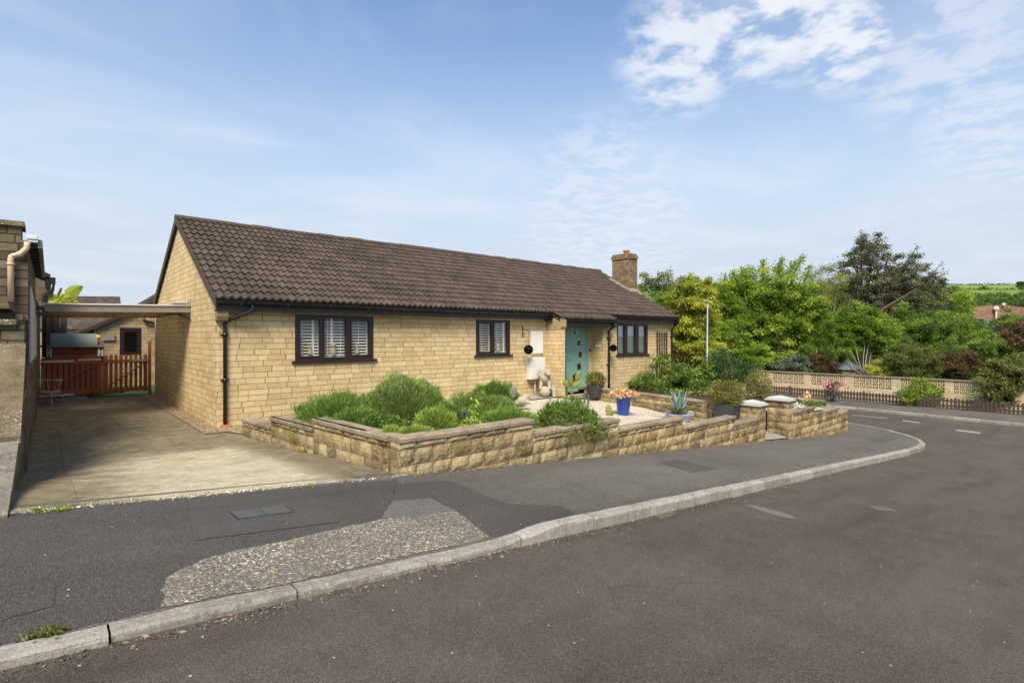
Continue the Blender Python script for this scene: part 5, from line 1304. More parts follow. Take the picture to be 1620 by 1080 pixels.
# stones, lion statue, cactus -------------------------------------
def local(c): return lambda a, b, z: Vector((c.x, c.y, c.z))+ex*a+ey*b+Vector((0, 0, z))
def limb(g, pts, rads, n=10):
    g.tube(pts, rads, n)
    for p, r in zip(pts, rads): g.ball(p, r, 10, 7)
c = onY(863, 628, 11.15); c.z = -.02
lion = thing('lion_statue', c, 'pale carved stone lion resting its front paws on a ball', 'statue'); Q = local(c); S = .9
def QS(a, b, z): return Q(a*S, b*S, z*S)
g = G(); g.ball(QS(-.03, -.12, .19), .185*S, 20, 14); g.build('ball', M['statue'], lion, smooth=True)
g = G()
g.ball(QS(.02, .06, .60), (.17*S, .17*S, .22*S)); g.ball(QS(.10, .20, .42), (.16*S, .17*S, .25*S)); g.ball(QS(.17, .24, .22), (.16*S, .18*S, .2*S))
limb(g, [QS(-.12, -.02, .58), QS(-.16, -.10, .42), QS(-.17, -.14, .33)], [.075*S, .055*S, .055*S]); g.ball(QS(-.17, -.18, .31), (.06*S, .08*S, .045*S))
limb(g, [QS(.12, -.02, .56), QS(.12, -.10, .42), QS(.11, -.14, .33)], [.075*S, .055*S, .055*S]); g.ball(QS(.11, -.18, .31), (.06*S, .08*S, .045*S))
limb(g, [QS(.20, .18, .28), QS(.28, .05, .24), QS(.28, .02, .05)], [.12*S, .09*S, .06*S]); g.ball(QS(.29, -.04, .04), (.06*S, .09*S, .045*S))
limb(g, [QS(.08, .22, .25), QS(.06, .1, .2), QS(.06, .08, .05)], [.11*S, .08*S, .06*S])
limb(g, [QS(.22, .38, .15), QS(.36, .36, .08), QS(.40, .22, .05)], [.035*S, .03*S, .04*S])
# mane, head, muzzle
g.ball(QS(-.06, .05, .72), (.19*S, .17*S, .21*S)); g.ball(QS(-.08, .06, .84), (.15*S, .15*S, .13*S)); g.ball(QS(-.02, -.04, .62), (.17*S, .12*S, .14*S))
for i in range(26):
    a = random.uniform(0, 6.28); b = random.uniform(-.1, .9)
    g.ball(QS(-.06+.18*math.cos(a)*math.cos(b*.9), .05+.15*math.sin(a), .70+.22*math.sin(b)), .035*S, 8, 6)
g.ball(QS(.05, -.10, .80), (.115*S, .125*S, .115*S)); g.ball(QS(.10, -.20, .765), (.07*S, .07*S, .055*S)); g.ball(QS(.10, -.19, .72), (.055*S, .055*S, .03*S)); g.ball(QS(.115, -.245, .785), (.03*S, .025*S, .02*S))
g.ball(QS(.03, -.2, .855), (.03*S, .03*S, .025*S)); g.ball(QS(.12, -.18, .855), (.03*S, .03*S, .025*S)); g.ball(QS(-.04, -.06, .90), .035*S); g.ball(QS(.12, -.03, .905), .035*S)
g.build('body', M['statue'], lion, remesh=.011)
c = onY(828, 645, 9.6); c.z = .12
rk = thing('stone_ornament', c, 'weathered crouching stone ornament between the lavender and lion', 'ornament'); Q = local(c); g = G()
K_ = .68
for a_, b_, z_, r_ in ((0, 0, .14, (.26, .2, .17)), (.12, -.05, .27, (.13, .12, .1)), (.2, -.06, .32, (.07, .06, .055)), (.07, -.04, .36, (.06, .05, .05)), (-.2, -.03, .06, (.12, .14, .1)), (.17, -.12, .08, (.08, .12, .08))): g.ball(Q(a_*K_, b_*K_, z_*K_), tuple(q*K_ for q in r_))
g.build('body', M['statue'], rk, remesh=.025)
def pads(name, lab, base, spec, mat, cat='cactus'):
    o = thing(name, base, lab, cat); Q = local(base); g = G()
    for a, b, z, r, h, rot, tn in spec:
        M3 = Matrix(((ex.x, ey.x, 0), (ex.y, ey.y, 0), (0, 0, 1))) @ Matrix.Rotation(rot, 3, 'Y')
        cc = Q(a, b, z); g.ball(cc, (r, .028, h), 16, 12, tn, M3)
    g.build('pad', mat, o, smooth=True); return o, Q
c = onY(905, 640, 9.4); c.z = 0.02; k = 9.4/(CS-(905-810)/F*SN)/F
def px_(u, v): return ((u-905)*k, (c.z, CAMZ+(HZ-v)*k)[1]-c.z)
sp = []
for u, v, w, h, rot, tn in ((897, 607, 10, 15, -1.15, .75), (903, 602, 8, 15, 0., .65), (914, 594, 8, 17, .35, .8), (912, 607, 9, 16, .9, .95), (897, 622, 4, 18, 0., .25)):
    a, z = px_(u, v); sp.append((a, random.uniform(-.06, .06), z, w/2*k*1.05, h/2*k*1.05, rot, tn))
cact, Q = pads('prickly_pear', 'prickly pear cactus with yellow green pads before the teal door', c, sp, LM['olive'])
g = G(); a, z = px_(905, 612); g.tube([Q(0, 0, -.05), Q(-.01, 0, .15), Q(a, 0, z)], [.045, .04, .03], 8); g.build('stem', M['rafter'], cact)
g = G()
for u, v in ((912, 626), (925, 622), (931, 624), (919, 629)):
    a, z = px_(u, v); g.tube([Q(a, .05, 0), Q(a+.01, .05, z)], [.035, .02], 7, .4)
g.build('column', LM['lavgrey'], cact)
c = onY(812, 632, 10.0); c.z = .05
o2, Q = pads('prickly_pear', 'single grey green cactus pad beside the stone ornament', c, [(0, 0, .33, .10, .16, .1, .8), (-.03, .05, .12, .08, .14, -.1, .5)], LM['lavgrey'])
c = onz(963, 655, -.05); c.z = zgrav(c.x, c.y)
pads('prickly_pear', 'small bright green cactus pad growing in the cream gravel', c, [(0, 0, .13, .075, .14, -.12, .95), (.06, .02, .05, .06, .06, .4, .7)], LM['olive'])

# pots ------------------------------------------------------------
def topiary(pos, r, z, o, n=2600, mat='box', sq=1.):
    p = RNG.normal(size=(n, 3)); p /= np.linalg.norm(p, axis=1, keepdims=True)
    lump = np.array([mnoise.noise(Vector(q)*2.4+Vector((pos.x, 0, 0))) for q in p])
    rad = (RNG.random(n)**.25)*(1+.22*lump)
    W = p*rad[:, None]*[r, r, r*sq]+[pos.x, pos.y, z]
    leaves('foliage', LM[mat], W, p+RNG.normal(size=p.shape)*.8, .045*(.7+.6*RNG.random(n)), .026, np.clip(.45+.4*lump+.22*RNG.normal(size=n), 0, 1), o)
    g = G()
    for i in range(9):
        e = Vector((random.gauss(0, .5), random.gauss(0, .5), random.uniform(-.2, .6)))*r
        g.tube([(pos.x, pos.y, z-r*sq*1.05), (pos.x+e.x*.5, pos.y+e.y*.5, z-r*sq*.3), (pos.x+e.x, pos.y+e.y, z+e.z)], [.018, .012, .005], 5)
    g.build('stems', M['bark'], o)
def ribpot(c, r0, r1, h, o, n=28, ribs=9):
    pr = [(r0, 0)]
    for i in range(ribs):
        a = r0+(r1-r0)*(i+.15)/ribs; b = r0+(r1-r0)*(i+.85)/ribs; z0, z1 = h*(i+.1)/ribs, h*(i+.9)/ribs
        pr += [(a-.008, z0-h*.04/ribs), (a+.006, z0+h*.15/ribs), (b+.006, z1-h*.15/ribs), (b-.008, z1)]
    pr += [(r1+.008, h), (r1+.008, h+.02), (r1-.02, h+.02), (r1-.04, h-.05)]
    g = G(); g.lathe(pr, c, n); g.build('pot', M['grey_pot'], o)
    g = G(); g.lathe([(.01, h-.06), (r1-.03, h-.06), (.01, h-.05)], c, 16); g.build('soil', M['soil'], o)
# round charcoal pot by the porch
c = onY(942, 636, 10.6); c.z = zgrav(c.x, c.y)+.0; d_ = dd(942, 10.6); k = d_/F
o = thing('planter', c, 'tall ribbed charcoal pot with rounded box shrub beside the front door', 'potted shrub')
ztop_ = CAMZ+(HZ-609)*k; ribpot(c, .75*13.2*k, 13.4*k, ztop_-c.z-.02, o); topiary(c, 15.5*k, ztop_+8.5*k, o, 2600, 'box', .82)
# blue pot
c = onz(986, 657, -.13); c.z = zgrav(c.x, c.y); k = (c.x*SN+c.y*CS)/F
o = thing('blue_pot', c, 'glazed blue pot of peach coloured succulents standing on cream gravel', 'potted plant')
h = 31*k; r1 = 12.6*k; g = G(); g.lathe([(r1*.66, 0), (r1*.70, .02), (r1*.9, h*.72), (r1*.93, h*.74), (r1*.92, h*.77), (r1, h*.8), (r1*1.06, h*.97), (r1*1.06, h), (r1*.95, h), (r1*.9, h*.9)], c, 32); g.build('pot', M['blue_pot'], o, smooth=False)
p = inball(420, 3.); p[:, 2] = np.abs(p[:, 2]); cen = p*[.36*1.0, .36, .17]+[c.x, c.y, c.z+h-.02]
W = np.repeat(cen[:150], 9, 0); leaves('flower_heads', LM['peach'], W, RNG.normal(size=W.shape)+[0, 0, .7], .055, .04, np.clip(np.repeat(RNG.random(150), 9)*.8+.2*RNG.random(1350), 0, 1), o)
leaves('foliage', LM['lavgrey'], cen[150:]-[0, 0, .05], RNG.normal(size=(270, 3)), .05, .03, RNG.random(270), o)
# agave
c = onz(1074, 661, -.2); c.z = zgrav(c.x, c.y)-.0; k = (c.x*SN+c.y*CS)/F
o = thing('agave_pot', c, 'spiky blue green agave in a pale grey pot behind the front wall', 'potted plant')
zt_ = CAMZ+(HZ-655)*k; hh = max(.18, zt_-c.z); g = G(); g.lathe([(.25, 0), (.33, hh*.9), (.36, hh*.92), (.36, hh), (.3, hh), (.28, hh*.8)], c, 28); g.build('pot', M['pale_pot'], o)
g = G(); g.lathe([(.01, hh-.05), (.30, hh-.05), (.01, hh-.04)], c, 14); g.build('soil', M['soil'], o)
g = G(); Q = local(Vector((c.x, c.y, c.z+hh)))
def blade(g, a0, tilt, L, w, tn):
    pts = []; n = 7; vs = []; fs = []
    for i in range(n+1):
        t = i/n; out = L*(math.sin(tilt)*t+.18*math.sin(tilt)*t*t); up = L*(math.cos(tilt)*t-.12*math.sin(tilt)*t*t)
        ww = w*(math.sin(math.pi*min(1, .25+.75*t))**.7 if t < 1 else 0)*(1-t**3)+.002
        dirv = ex*math.cos(a0)+ey*math.sin(a0); sd = -ex*math.sin(a0)+ey*math.cos(a0)
        b = Q(0, 0, 0)+dirv*(.05+out)+Vector((0, 0, up)); nrm = Vector((0, 0, 1))*math.sin(tilt)-dirv*math.cos(tilt)
        vs += [b-sd*ww+nrm*ww*.35, b, b+sd*ww+nrm*ww*.35, b-nrm*.012*(1-t)]
    for i in range(n):
        a, b = i*4, i*4+4
        fs += [(a, b, b+1, a+1), (a+1, b+1, b+2, a+2), (a+2, b+2, b+3, a+3), (a+3, b+3, b, a)]
    g.add(vs, fs, tn)
for i in range(13): blade(g, i*2.4+.3, .12+.40*(i/12), random.uniform(.55, .72), .05, random.uniform(.4, .9))
g.build('leaves', LM['agave'], o, smooth=True)
g = G()
for i in range(7): blade(g, i*.9+.2+random.uniform(-.2, .2), random.uniform(1.0, 1.25), random.uniform(.5, .72), .05, random.uniform(.3, 1))
g.build('old_leaves', LM['olive'], o, smooth=True)
g = G()
for a_ in (-.5, -.1, .2, .55): g.bar(Q(.3+a_*.02, .1, 0), Q(.32+a_*.02, .1, -.0), .02, .02)
# square planter with ball shrub by the pillar
c = Vector((12.25, 6.32, 0)); c = onY(1150, 657, 6.15); c.z = -.36; k = (c.x*SN+c.y*CS)/F
o = thing('square_planter', c, 'square ribbed charcoal planter with ball shrub beside the white capped pillar', 'potted shrub')
w0, w1 = .19, .235; zt_ = CAMZ+(HZ-639)*k; hh = zt_-c.z; g = G(); nr = 8
for i in range(nr):
    a, b = w0+(w1-w0)*i/nr, w0+(w1-w0)*(i+1)/nr; z0, z1 = c.z+hh*i/nr, c.z+hh*(i+1)/nr-.008
    for q0, q1, zz0, zz1 in ((a+.006, b+.006, z0, z1), (b-.006, b-.006, z1, z1+.008)):
        g.add([(c.x+sx*q, c.y+sy*q, z) for q, z in ((q0, zz0), (q1, zz1)) for sx, sy in ((-1, -1), (1, -1), (1, 1), (-1, 1))], [(0,3,2,1),(4,5,6,7),(0,1,5,4),(1,2,6,5),(2,3,7,6),(3,0,4,7)])
g.build('pot', M['grey_pot'], o)
topiary(c, 25*k, zt_+17*k, o, 3000, 'box', .85)
# standing ball shrub behind the far pillar
c = onY(1200, 640, 7.0); c.z = -.3; k = (c.x*SN+c.y*CS)/F
o = thing('ball_shrub', c, 'upright oval box shrub in a grey pot behind the second pillar', 'potted shrub')
zt_ = CAMZ+(HZ-640)*k; ribpot(c, .2, .25, max(.2, zt_-c.z), o, ribs=6); topiary(c, 20*k, CAMZ+(HZ-613)*k, o, 3000, 'box', 1.45)

# figurines on the window boards
def figurine(u, v0, v1, kind, lab, y=YW+.105):
    b = onY(u, v1, y); h = (v1-v0)*(y/(CS-(u-810)/F*SN))/F; b.z = max(b.z, 1.262) if False else b.z
    o = thing('figurine', b, lab, 'figurine', None); g = G(); Q = local(b)
    if kind == 'cat':
        g.ball(Q(.01*h, 0, .25*h), (.2*h, .16*h, .27*h)); g.ball(Q(0, -.02*h, .48*h), (.15*h, .13*h, .2*h)); g.ball(Q(-.03*h, -.05*h, .75*h), (.17*h, .14*h, .14*h))
        g.tube([Q(-.14*h, -.04*h, .82*h), Q(-.16*h, -.04*h, 1.0*h)], [.06*h, .012*h], 6); g.tube([Q(.06*h, -.04*h, .84*h), Q(.08*h, -.04*h, 1.0*h)], [.06*h, .012*h], 6)
        g.ball(Q(-.17*h, -.1*h, .70*h), (.06*h, .06*h, .05*h))
    elif kind == 'owl':
        g.ball(Q(0, 0, .38*h), (.2*h, .17*h, .4*h)); g.ball(Q(0, -.02*h, .78*h), (.19*h, .17*h, .19*h)); g.ball(Q(0, -.16*h, .74*h), .03*h)
        g.tube([Q(-.12*h, 0, .9*h), Q(-.14*h, 0, 1.0*h)], [.05*h, .01*h], 6); g.tube([Q(.12*h, 0, .9*h), Q(.14*h, 0, 1.0*h)], [.05*h, .01*h], 6)
    else:
        g.tube([Q(-.28*h, 0, .0), Q(-.25*h, 0, .55*h), Q(0, 0, .95*h), Q(.25*h, 0, .55*h), Q(.28*h, 0, 0)], .09*h, 8); g.ball(Q(0, 0, .18*h), (.24*h, .12*h, .18*h))
    g.build('body', M['figure'], o, remesh=max(.006, h*.03)); return o
figurine(330/1+752/4.697, 544, 562.5, 'cat', 'carved cat figurine in the left light of the big window')
figurine(330+925/4.697, 541.5, 565, 'owl', 'carved owl figurine in the middle light of the big window')
figurine(330+1105/4.697, 543, 561, 'cat', 'carved cat figurine in the right light of the big window')
figurine(730+208/6, 547.5, 556.5, 'arch', 'wide pale ornament in the left light of the small window')
figurine(730+352/6, 544, 557.5, 'owl', 'brown rounded ornament in the right light of the small window')
for W_ in (W1, W2):
    g = G(); g.box(W_[0]+.003, W_[1]-.003, YW+.076, YW+.13, W_[2]+.04, (1.322 if W_ is W1 else 1.316)-.002); g.build('window_board', M['white'], house)

# ------------------------------------------------------------------ shrubs and trees
def cloud(name, lab, cat, lobes, d, mat, n, leaf, aspect=.55, clump=.16, gz=None, trunk=None, limbs=10, group=None, bark='bark', droop=0., tm=.45, tv=.25, spikes=(), sparse=1., depth=.9, base=None, gap=0.):
    """tree or shrub: lobes (u, v, ru, rv[, extra depth]) in picture pixels at depth d, filled with leaf clumps"""
    k = d/F
    if d > 25: n = int(n*(3.4 if d < 60 else 2.1)); leaf = leaf*(.54 if d < 60 else .66)
    bu = base[0] if base else sum(l[0]*l[2] for l in lobes)/sum(l[2] for l in lobes)
    b = at(bu, HZ, d); gz = -1.7 if gz is None else gz; b.z = gz
    o = thing(name, b, lab, cat, group)
    vol = np.array([l[2]*l[3]*max(1, 1)**.5 for l in lobes], float); vol /= vol.sum()
    P, D, T = [], [], []; tips = []
    for l, w in zip(lobes, vol):
        u, v, ru, rv = l[:4]; de = l[4] if len(l) > 4 else 0.
        c = at(u, v, d+de); nl = int(n*w); rm = (ru*rv)**.5
        ncl = max(4, int(1.0/(clump**2)*sparse)); cl = inball(ncl, 3.0)*(1+.25*RNG.normal(size=(ncl, 1))*.6)
        R3 = np.array([ru*k, rm*k*depth, rv*k])
        cc = cl*R3; cw = RNG.random(ncl)**1.2+.25; cw /= cw.sum()
        ct = np.clip(tm+tv*RNG.normal(size=ncl), 0, 1)
        idx = RNG.choice(ncl, nl, p=cw)
        loc = RNG.normal(size=(nl, 3))*(rm*k*clump*.75)*[1.15, 1.15, .7]
        q = cc[idx]+loc
        out = q/np.maximum(np.linalg.norm(q, axis=1, keepdims=True), 1e-6)
        W = np.outer(q[:, 0], np.array(ex))+np.outer(q[:, 1], np.array(ey)); W[:, 2] += q[:, 2]
        OW = np.outer(out[:, 0], np.array(ex))+np.outer(out[:, 1], np.array(ey)); OW[:, 2] += out[:, 2]
        W += np.array(c)
        dv = OW*.5+RNG.normal(size=W.shape)*.75; dv[:, 2] -= droop
        P.append(W); D.append(dv); T.append(ct[idx]+.14*RNG.normal(size=nl))
        for j in range(max(2, int(limbs*w))):
            e = cc[RNG.integers(ncl)]; tips.append(np.array(c)+ex_np*e[0]+ey_np*e[1]+np.array([0, 0, e[2]]))
    for (u0, v0, u1, v1, ns) in spikes:
        a, e = np.array(at(u0, v0, d)), np.array(at(u1, v1, d)); s = RNG.random(ns)[:, None]
        ns = ns; q = a+(e-a)*s+RNG.normal(size=(ns, 3))*.27*(1.1-.75*s); P.append(q); dv = (e-a)/np.linalg.norm(e-a)*.4+RNG.normal(size=q.shape)*.7; D.append(dv); T.append(np.clip(tm+.1+.2*RNG.normal(size=ns), 0, 1)); tips.append(a+(e-a)*.95)
    P = np.concatenate(P); D = np.concatenate(D); T = np.concatenate(T)
    keep = P[:, 2] > gz+.02; P, D, T = P[keep], D[keep], T[keep]; nn = len(P)
    leaves('crown' if cat == 'tree' else 'foliage', LM[mat], P, D, leaf*(.6+.8*RNG.random(nn)), leaf*aspect*(.7+.6*RNG.random(nn)), T, o, fold=.2)
    g = G(); tr = trunk or .04*(d*.03)
    for i, e in enumerate(tips):
        e = Vector(e); mid = Vector(((b.x*.55+e.x*.45)+random.uniform(-.3, .3)*k*30, (b.y*.55+e.y*.45)+random.uniform(-.3, .3)*k*30, gz+(e.z-gz)*random.uniform(.4, .55)))
        st_ = Vector((b.x+random.uniform(-.05, .05), b.y+random.uniform(-.05, .05), gz))
        g.tube([st_, st_*.55+mid*.45+Vector((0, 0, .1)), mid, mid*.45+e*.55+Vector((0, 0, .08*(e.z-gz))), e], [tr, tr*.75, tr*.5, tr*.3, tr*.1], 6)
    g.build('trunk' if cat == 'tree' else 'stems', M[bark], o)
    return o
ex_np, ey_np = np.array(ex), np.array(ey)

# shrubs in the front corner bed
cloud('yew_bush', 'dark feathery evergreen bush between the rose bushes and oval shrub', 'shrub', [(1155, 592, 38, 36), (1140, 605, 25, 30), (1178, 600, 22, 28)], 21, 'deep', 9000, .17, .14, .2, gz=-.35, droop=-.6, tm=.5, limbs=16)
cloud('rose_bush', 'tall leggy green climber in front of the trellis', 'shrub', [(1047, 580, 14, 22), (1052, 608, 18, 22), (1040, 592, 10, 18)], 19.6, 'green', 1500, .10, .6, .3, gz=.0, limbs=14, sparse=.8, tm=.4)
cloud('rose_bush', 'leafy green bush between the trellis and dark evergreen', 'shrub', [(1085, 608, 34, 28), (1110, 597, 18, 24), (1070, 622, 22, 18), (1072, 594, 16, 16)], 18.2, 'green', 6500, .10, .65, .25, gz=-.2, limbs=14, tm=.38)
cloud('leafy_plant', 'pale leaved low plant below the dark evergreen beside the square planter', 'plant', [(1098, 632, 14, 14), (1118, 630, 10, 16)], 16.4, 'olive', 700, .10, .7, .3, gz=-.2, limbs=6, tm=.7)
cloud('low_shrub', 'low bright green bush under the end window', 'shrub', [(1022, 606, 24, 16), (1005, 612, 14, 10), (1040, 612, 14, 12)], 17.8, 'green', 3200, .085, .4, .25, gz=-.05, limbs=8, tm=.5, droop=-.4)
cloud('grass_plant', 'wispy thin plant growing against the wall below the end window', 'plant', [(1022, 590, 18, 12)], 18.3, 'olive', 260, .16, .06, .4, gz=.0, limbs=5, tm=.5, droop=-.8)
o = cloud('bedding_plants', 'low bedding plants with white and peach blooms by the corner wall', 'flowers', [(1265, 640, 8, 6), (1290, 638, 16, 5)], 15.2, 'green', 700, .06, .5, .3, gz=-.4, limbs=3, tm=.4)
for u, v, m_, s_ in ((1262, 642, 'whitep', .02), (1268, 643.5, 'whitep', .025), (1258, 640.5, 'whitep', .016), (1272, 632.5, 'peach', .03), (1277, 625.5, 'peach', .028)):
    q = np.array(at(u, v, 14.6)); p = RNG.normal(size=(26, 3))*s_*1.3+q; leaves('blooms', LM[m_], p, RNG.normal(size=(26, 3)), .07, .06, RNG.random(26), o)
o = cloud('pink_shrub', 'small pink flowering shrub in front of the picket fence', 'shrub', [(1316, 622, 11, 8), (1318, 612, 10, 9)], 27.5, 'lavgrey', 700, .11, .5, .3, gz=zs(28), limbs=6)
q = np.array(at(1319, 611, 27.4)); p = RNG.normal(size=(150, 3))*[.26, .26, .2]+q; leaves('blooms', LM['pink'], p, RNG.normal(size=(150, 3)), .12, .1, RNG.random(150), o)

# behind the bungalow, right
cloud('golden_tree', 'golden yellow tree with drooping leaves behind the lamp post', 'tree', [(1092, 480, 34, 42), (1082, 530, 30, 42), (1108, 545, 28, 38), (1118, 478, 18, 30), (1095, 455, 24, 22)], 31, 'golden', 9500, .32, .42, .13, droop=.9, trunk=.08, tm=.55, tv=.3)
cloud('cherry_tree', 'broad bright green cherry tree with upright shoots right of the lamp', 'tree', [(1190, 478, 50, 46), (1240, 470, 45, 42), (1148, 500, 36, 50), (1215, 530, 52, 46), (1275, 500, 38, 48)], 37, 'bright', 21000, .30, .55, .12, trunk=.22, tm=.5, tv=.38, droop=.25,
      spikes=((1215, 460, 1207, 412, 420), (1225, 450, 1238, 409, 420), (1240, 450, 1271, 404, 420), (1190, 460, 1174, 424, 260), (1158, 470, 1160, 428, 300), (1246, 440, 1255, 418, 260), (1140, 470, 1147, 436, 200), (1200, 440, 1188, 424, 200), (1262, 450, 1284, 420, 260), (1170, 455, 1162, 440, 200)))
cloud('plum_tree', 'sparse reddish and green tree showing above the chimney side of the roof', 'tree', [(1020, 445, 12, 18), (1040, 450, 20, 20), (1060, 450, 18, 20)], 44, 'olive', 900, .30, .5, .25, trunk=.12, tm=.35, limbs=30, sparse=1.2)
cloud('hedge_tree', 'dense mid green tree filling the gap behind the roof corner', 'tree', [(1050, 480, 26, 24), (1075, 470, 20, 24), (1040, 500, 28, 30), (1125, 470, 22, 28), (1140, 500, 24, 30)], 40, 'green', 7000, .28, .55, .16, trunk=.15, tm=.55)
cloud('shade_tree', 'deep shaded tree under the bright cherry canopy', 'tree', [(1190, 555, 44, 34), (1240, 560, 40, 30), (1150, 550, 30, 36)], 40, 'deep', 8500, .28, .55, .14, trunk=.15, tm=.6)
cloud('garden_hedge', 'leafy light green shrub mass in front of the shaded tree', 'shrub', [(1150, 535, 36, 26), (1185, 560, 34, 24), (1120, 530, 18, 20)], 34, 'bright', 7000, .26, .5, .14, tm=.5, droop=.3)
cloud('golden_shrub', 'small golden shrub peeping above the dark evergreen bush', 'shrub', [(1138, 553, 16, 8)], 28, 'golden', 600, .2, .5, .25, tm=.85)
cloud('willow_tree', 'thin yellowish tree beside the dark bronze tree', 'tree', [(1305, 450, 28, 34), (1290, 480, 26, 34), (1325, 490, 20, 38)], 47, 'olive', 3600, .28, .32, .2, trunk=.12, tm=.75, limbs=9, bark='palebark', sparse=1.1)
cloud('bronze_tree', 'tall airy dark bronze leaved tree rising above the others', 'tree', [(1372, 400, 30, 34), (1350, 440, 34, 38), (1395, 450, 42, 38), (1432, 430, 34, 32), (1418, 470, 46, 32), (1462, 470, 34, 30), (1345, 480, 28, 28), (1476, 450, 18, 18)], 48, 'bronze', 14500, .29, .55, .12, trunk=.2, tm=.5, tv=.3, limbs=34, base=(1368,),
      spikes=((1480, 455, 1498, 428, 70), (1485, 450, 1492, 412, 40), (1370, 400, 1362, 364, 90), (1385, 400, 1390, 372, 90), (1440, 420, 1452, 388, 90)))
cloud('field_maple', 'dark green tree filling the gap below the thin yellowish tree', 'tree', [(1305, 530, 28, 30), (1330, 555, 30, 26), (1285, 555, 30, 26), (1330, 515, 24, 24)], 44, 'green', 8000, .26, .55, .14, trunk=.15, tm=.5)
cloud('maple_tree', 'small fresh green tree with several pale stems above the garden pavilion', 'tree', [(1360, 505, 36, 26), (1345, 530, 34, 26), (1385, 525, 30, 28), (1375, 543, 24, 16)], 36.8, 'bright', 10500, .22, .6, .13, trunk=.05, tm=.35, base=(1362,), limbs=8)
tt = thing('bare_stems', at(1362, HZ, 36.6), 'cluster of pale bare stems rising beside the dark pavilion roof', 'tree', None); g = G()
for u0, u1, u2, v2 in ((1364, 1352, 1331, 528), (1364, 1358, 1348, 530), (1365, 1366, 1372, 520), (1366, 1370, 1376, 530), (1370, 1374, 1380, 555), (1364, 1350, 1336, 560)):
    a, b_, c_ = at(u0, 592, 35.8), at(u1, (592+v2)/2+8, 35.9), at(u2, v2-6, 37.); g.tube([a, a*.5+b_*.5+Vector((.02, 0, 0)), b_, c_], [.045, .038, .028, .012], 7)
g.build('trunk', M['palebark'], tt, smooth=True)
tt = thing('leaning_trunk', at(1380, HZ, 42), 'dark slanting branch leaning out to the right through the trees', 'tree'); g = G()
g.tube([at(1370, 560, 42), at(1378, 508, 42), at(1398, 488, 42), at(1422, 474, 42), at(1452, 456, 42)], [.22, .17, .13, .10, .04], 8); g.tube([at(1402, 486, 42), at(1425, 490, 42), at(1450, 480, 42)], [.06, .05, .02], 6); g.build('trunk', M['bark'], tt, smooth=True)
cloud('lime_tree', 'light yellow green tree seen through the bronze branches', 'tree', [(1432, 460, 20, 24), (1480, 490, 26, 30), (1510, 490, 26, 30)], 58, 'bright', 4500, .36, .55, .18, trunk=.15, tm=.75)
cloud('hazel_tree', 'broad green tree right of the pale stemmed tree', 'tree', [(1430, 520, 44, 34), (1480, 520, 40, 34), (1410, 550, 40, 28), (1455, 555, 36, 26), (1520, 530, 34, 30)], 40, 'green', 17000, .25, .55, .12, trunk=.15, tm=.6, tv=.28)
for lab, lb in (('mid green tree crown showing between the cherry tree and the bronze tree', [(1300, 480, 36, 30), (1330, 500, 34, 30)]), ('green tree crown behind the right shoulder of the bronze tree', [(1440, 500, 36, 28), (1490, 505, 36, 26)]), ('green tree crown behind the left side of the cherry tree', [(1140, 480, 36, 34), (1180, 470, 30, 30)])):
    cloud('background_tree', lab, 'tree', lb, 58, 'green', 6500, .40, .55, .16, trunk=.14, tm=.6, group='tree crowns behind the garden trees')
cloud('shrub_mass', 'grey green mixed shrubs along the wall left of the pavilion', 'shrub', [(1225, 578, 22, 10), (1255, 576, 26, 13), (1285, 580, 22, 12)], 34.5, 'lavgrey', 4200, .19, .5, .16, tm=.55)
cloud('russet_shrub', 'brownish green shrub between the grey green shrubs and pavilion', 'shrub', [(1308, 580, 20, 13), (1295, 572, 14, 12)], 34.2, 'red', 2600, .17, .5, .18, tm=.45)
cloud('yellow_shrub', 'bright yellow green shrub right of the pavilion', 'shrub', [(1382, 578, 10, 12), (1396, 586, 14, 8)], 33.8, 'golden', 1100, .17, .5, .25, tm=.95)
cloud('garden_bush', 'rounded green bush with pinkish new shoots above the middle of the wall', 'shrub', [(1435, 570, 36, 28), (1462, 575, 22, 26), (1412, 580, 20, 18)], 33.8, 'olive', 7500, .19, .5, .14, tm=.32, droop=-.2)
cloud('copper_bush', 'copper red leaved bush behind the right end of the wall', 'shrub', [(1522, 570, 24, 20), (1505, 575, 18, 20)], 35, 'red', 3600, .2, .55, .17, tm=.55)
cloud('shrub_mass', 'dark green bush between the copper bush and the wall', 'shrub', [(1495, 590, 26, 14), (1530, 588, 18, 14), (1500, 560, 30, 18)], 36, 'green', 4200, .2, .55, .17, tm=.35)
cloud('laurel_bush', 'big rounded yellow green bush overhanging the right end of the fence', 'shrub', [(1600, 598, 42, 36), (1578, 614, 28, 26), (1645, 603, 40, 42)], 23.8, 'olive', 30000, .115, .55, .13, tm=.45, tv=.3, gz=zs(30), depth=.42)
cloud('red_tipped_bush', 'shrub with reddish brown top at the far right edge', 'shrub', [(1605, 525, 22, 14), (1620, 535, 26, 18)], 31, 'red', 3000, .2, .5, .18, tm=.75)
cloud('broad_tree', 'green leafy tree at the right edge below the brick gable', 'tree', [(1570, 550, 34, 30), (1600, 510, 24, 16), (1545, 560, 24, 22), (1610, 560, 30, 26)], 36, 'green', 9000, .24, .55, .14, trunk=.12, tm=.62)
cloud('wall_ivy', 'yellow green climber covering the fourth screen panel of the wall', 'climber', [(1462, 620, 36, 18), (1440, 626, 16, 14), (1485, 626, 16, 12)], dd(1462, yl(1462))-.35, 'lime', 3600, .15, .6, .2, tm=.42, depth=.12, gz=zf0)

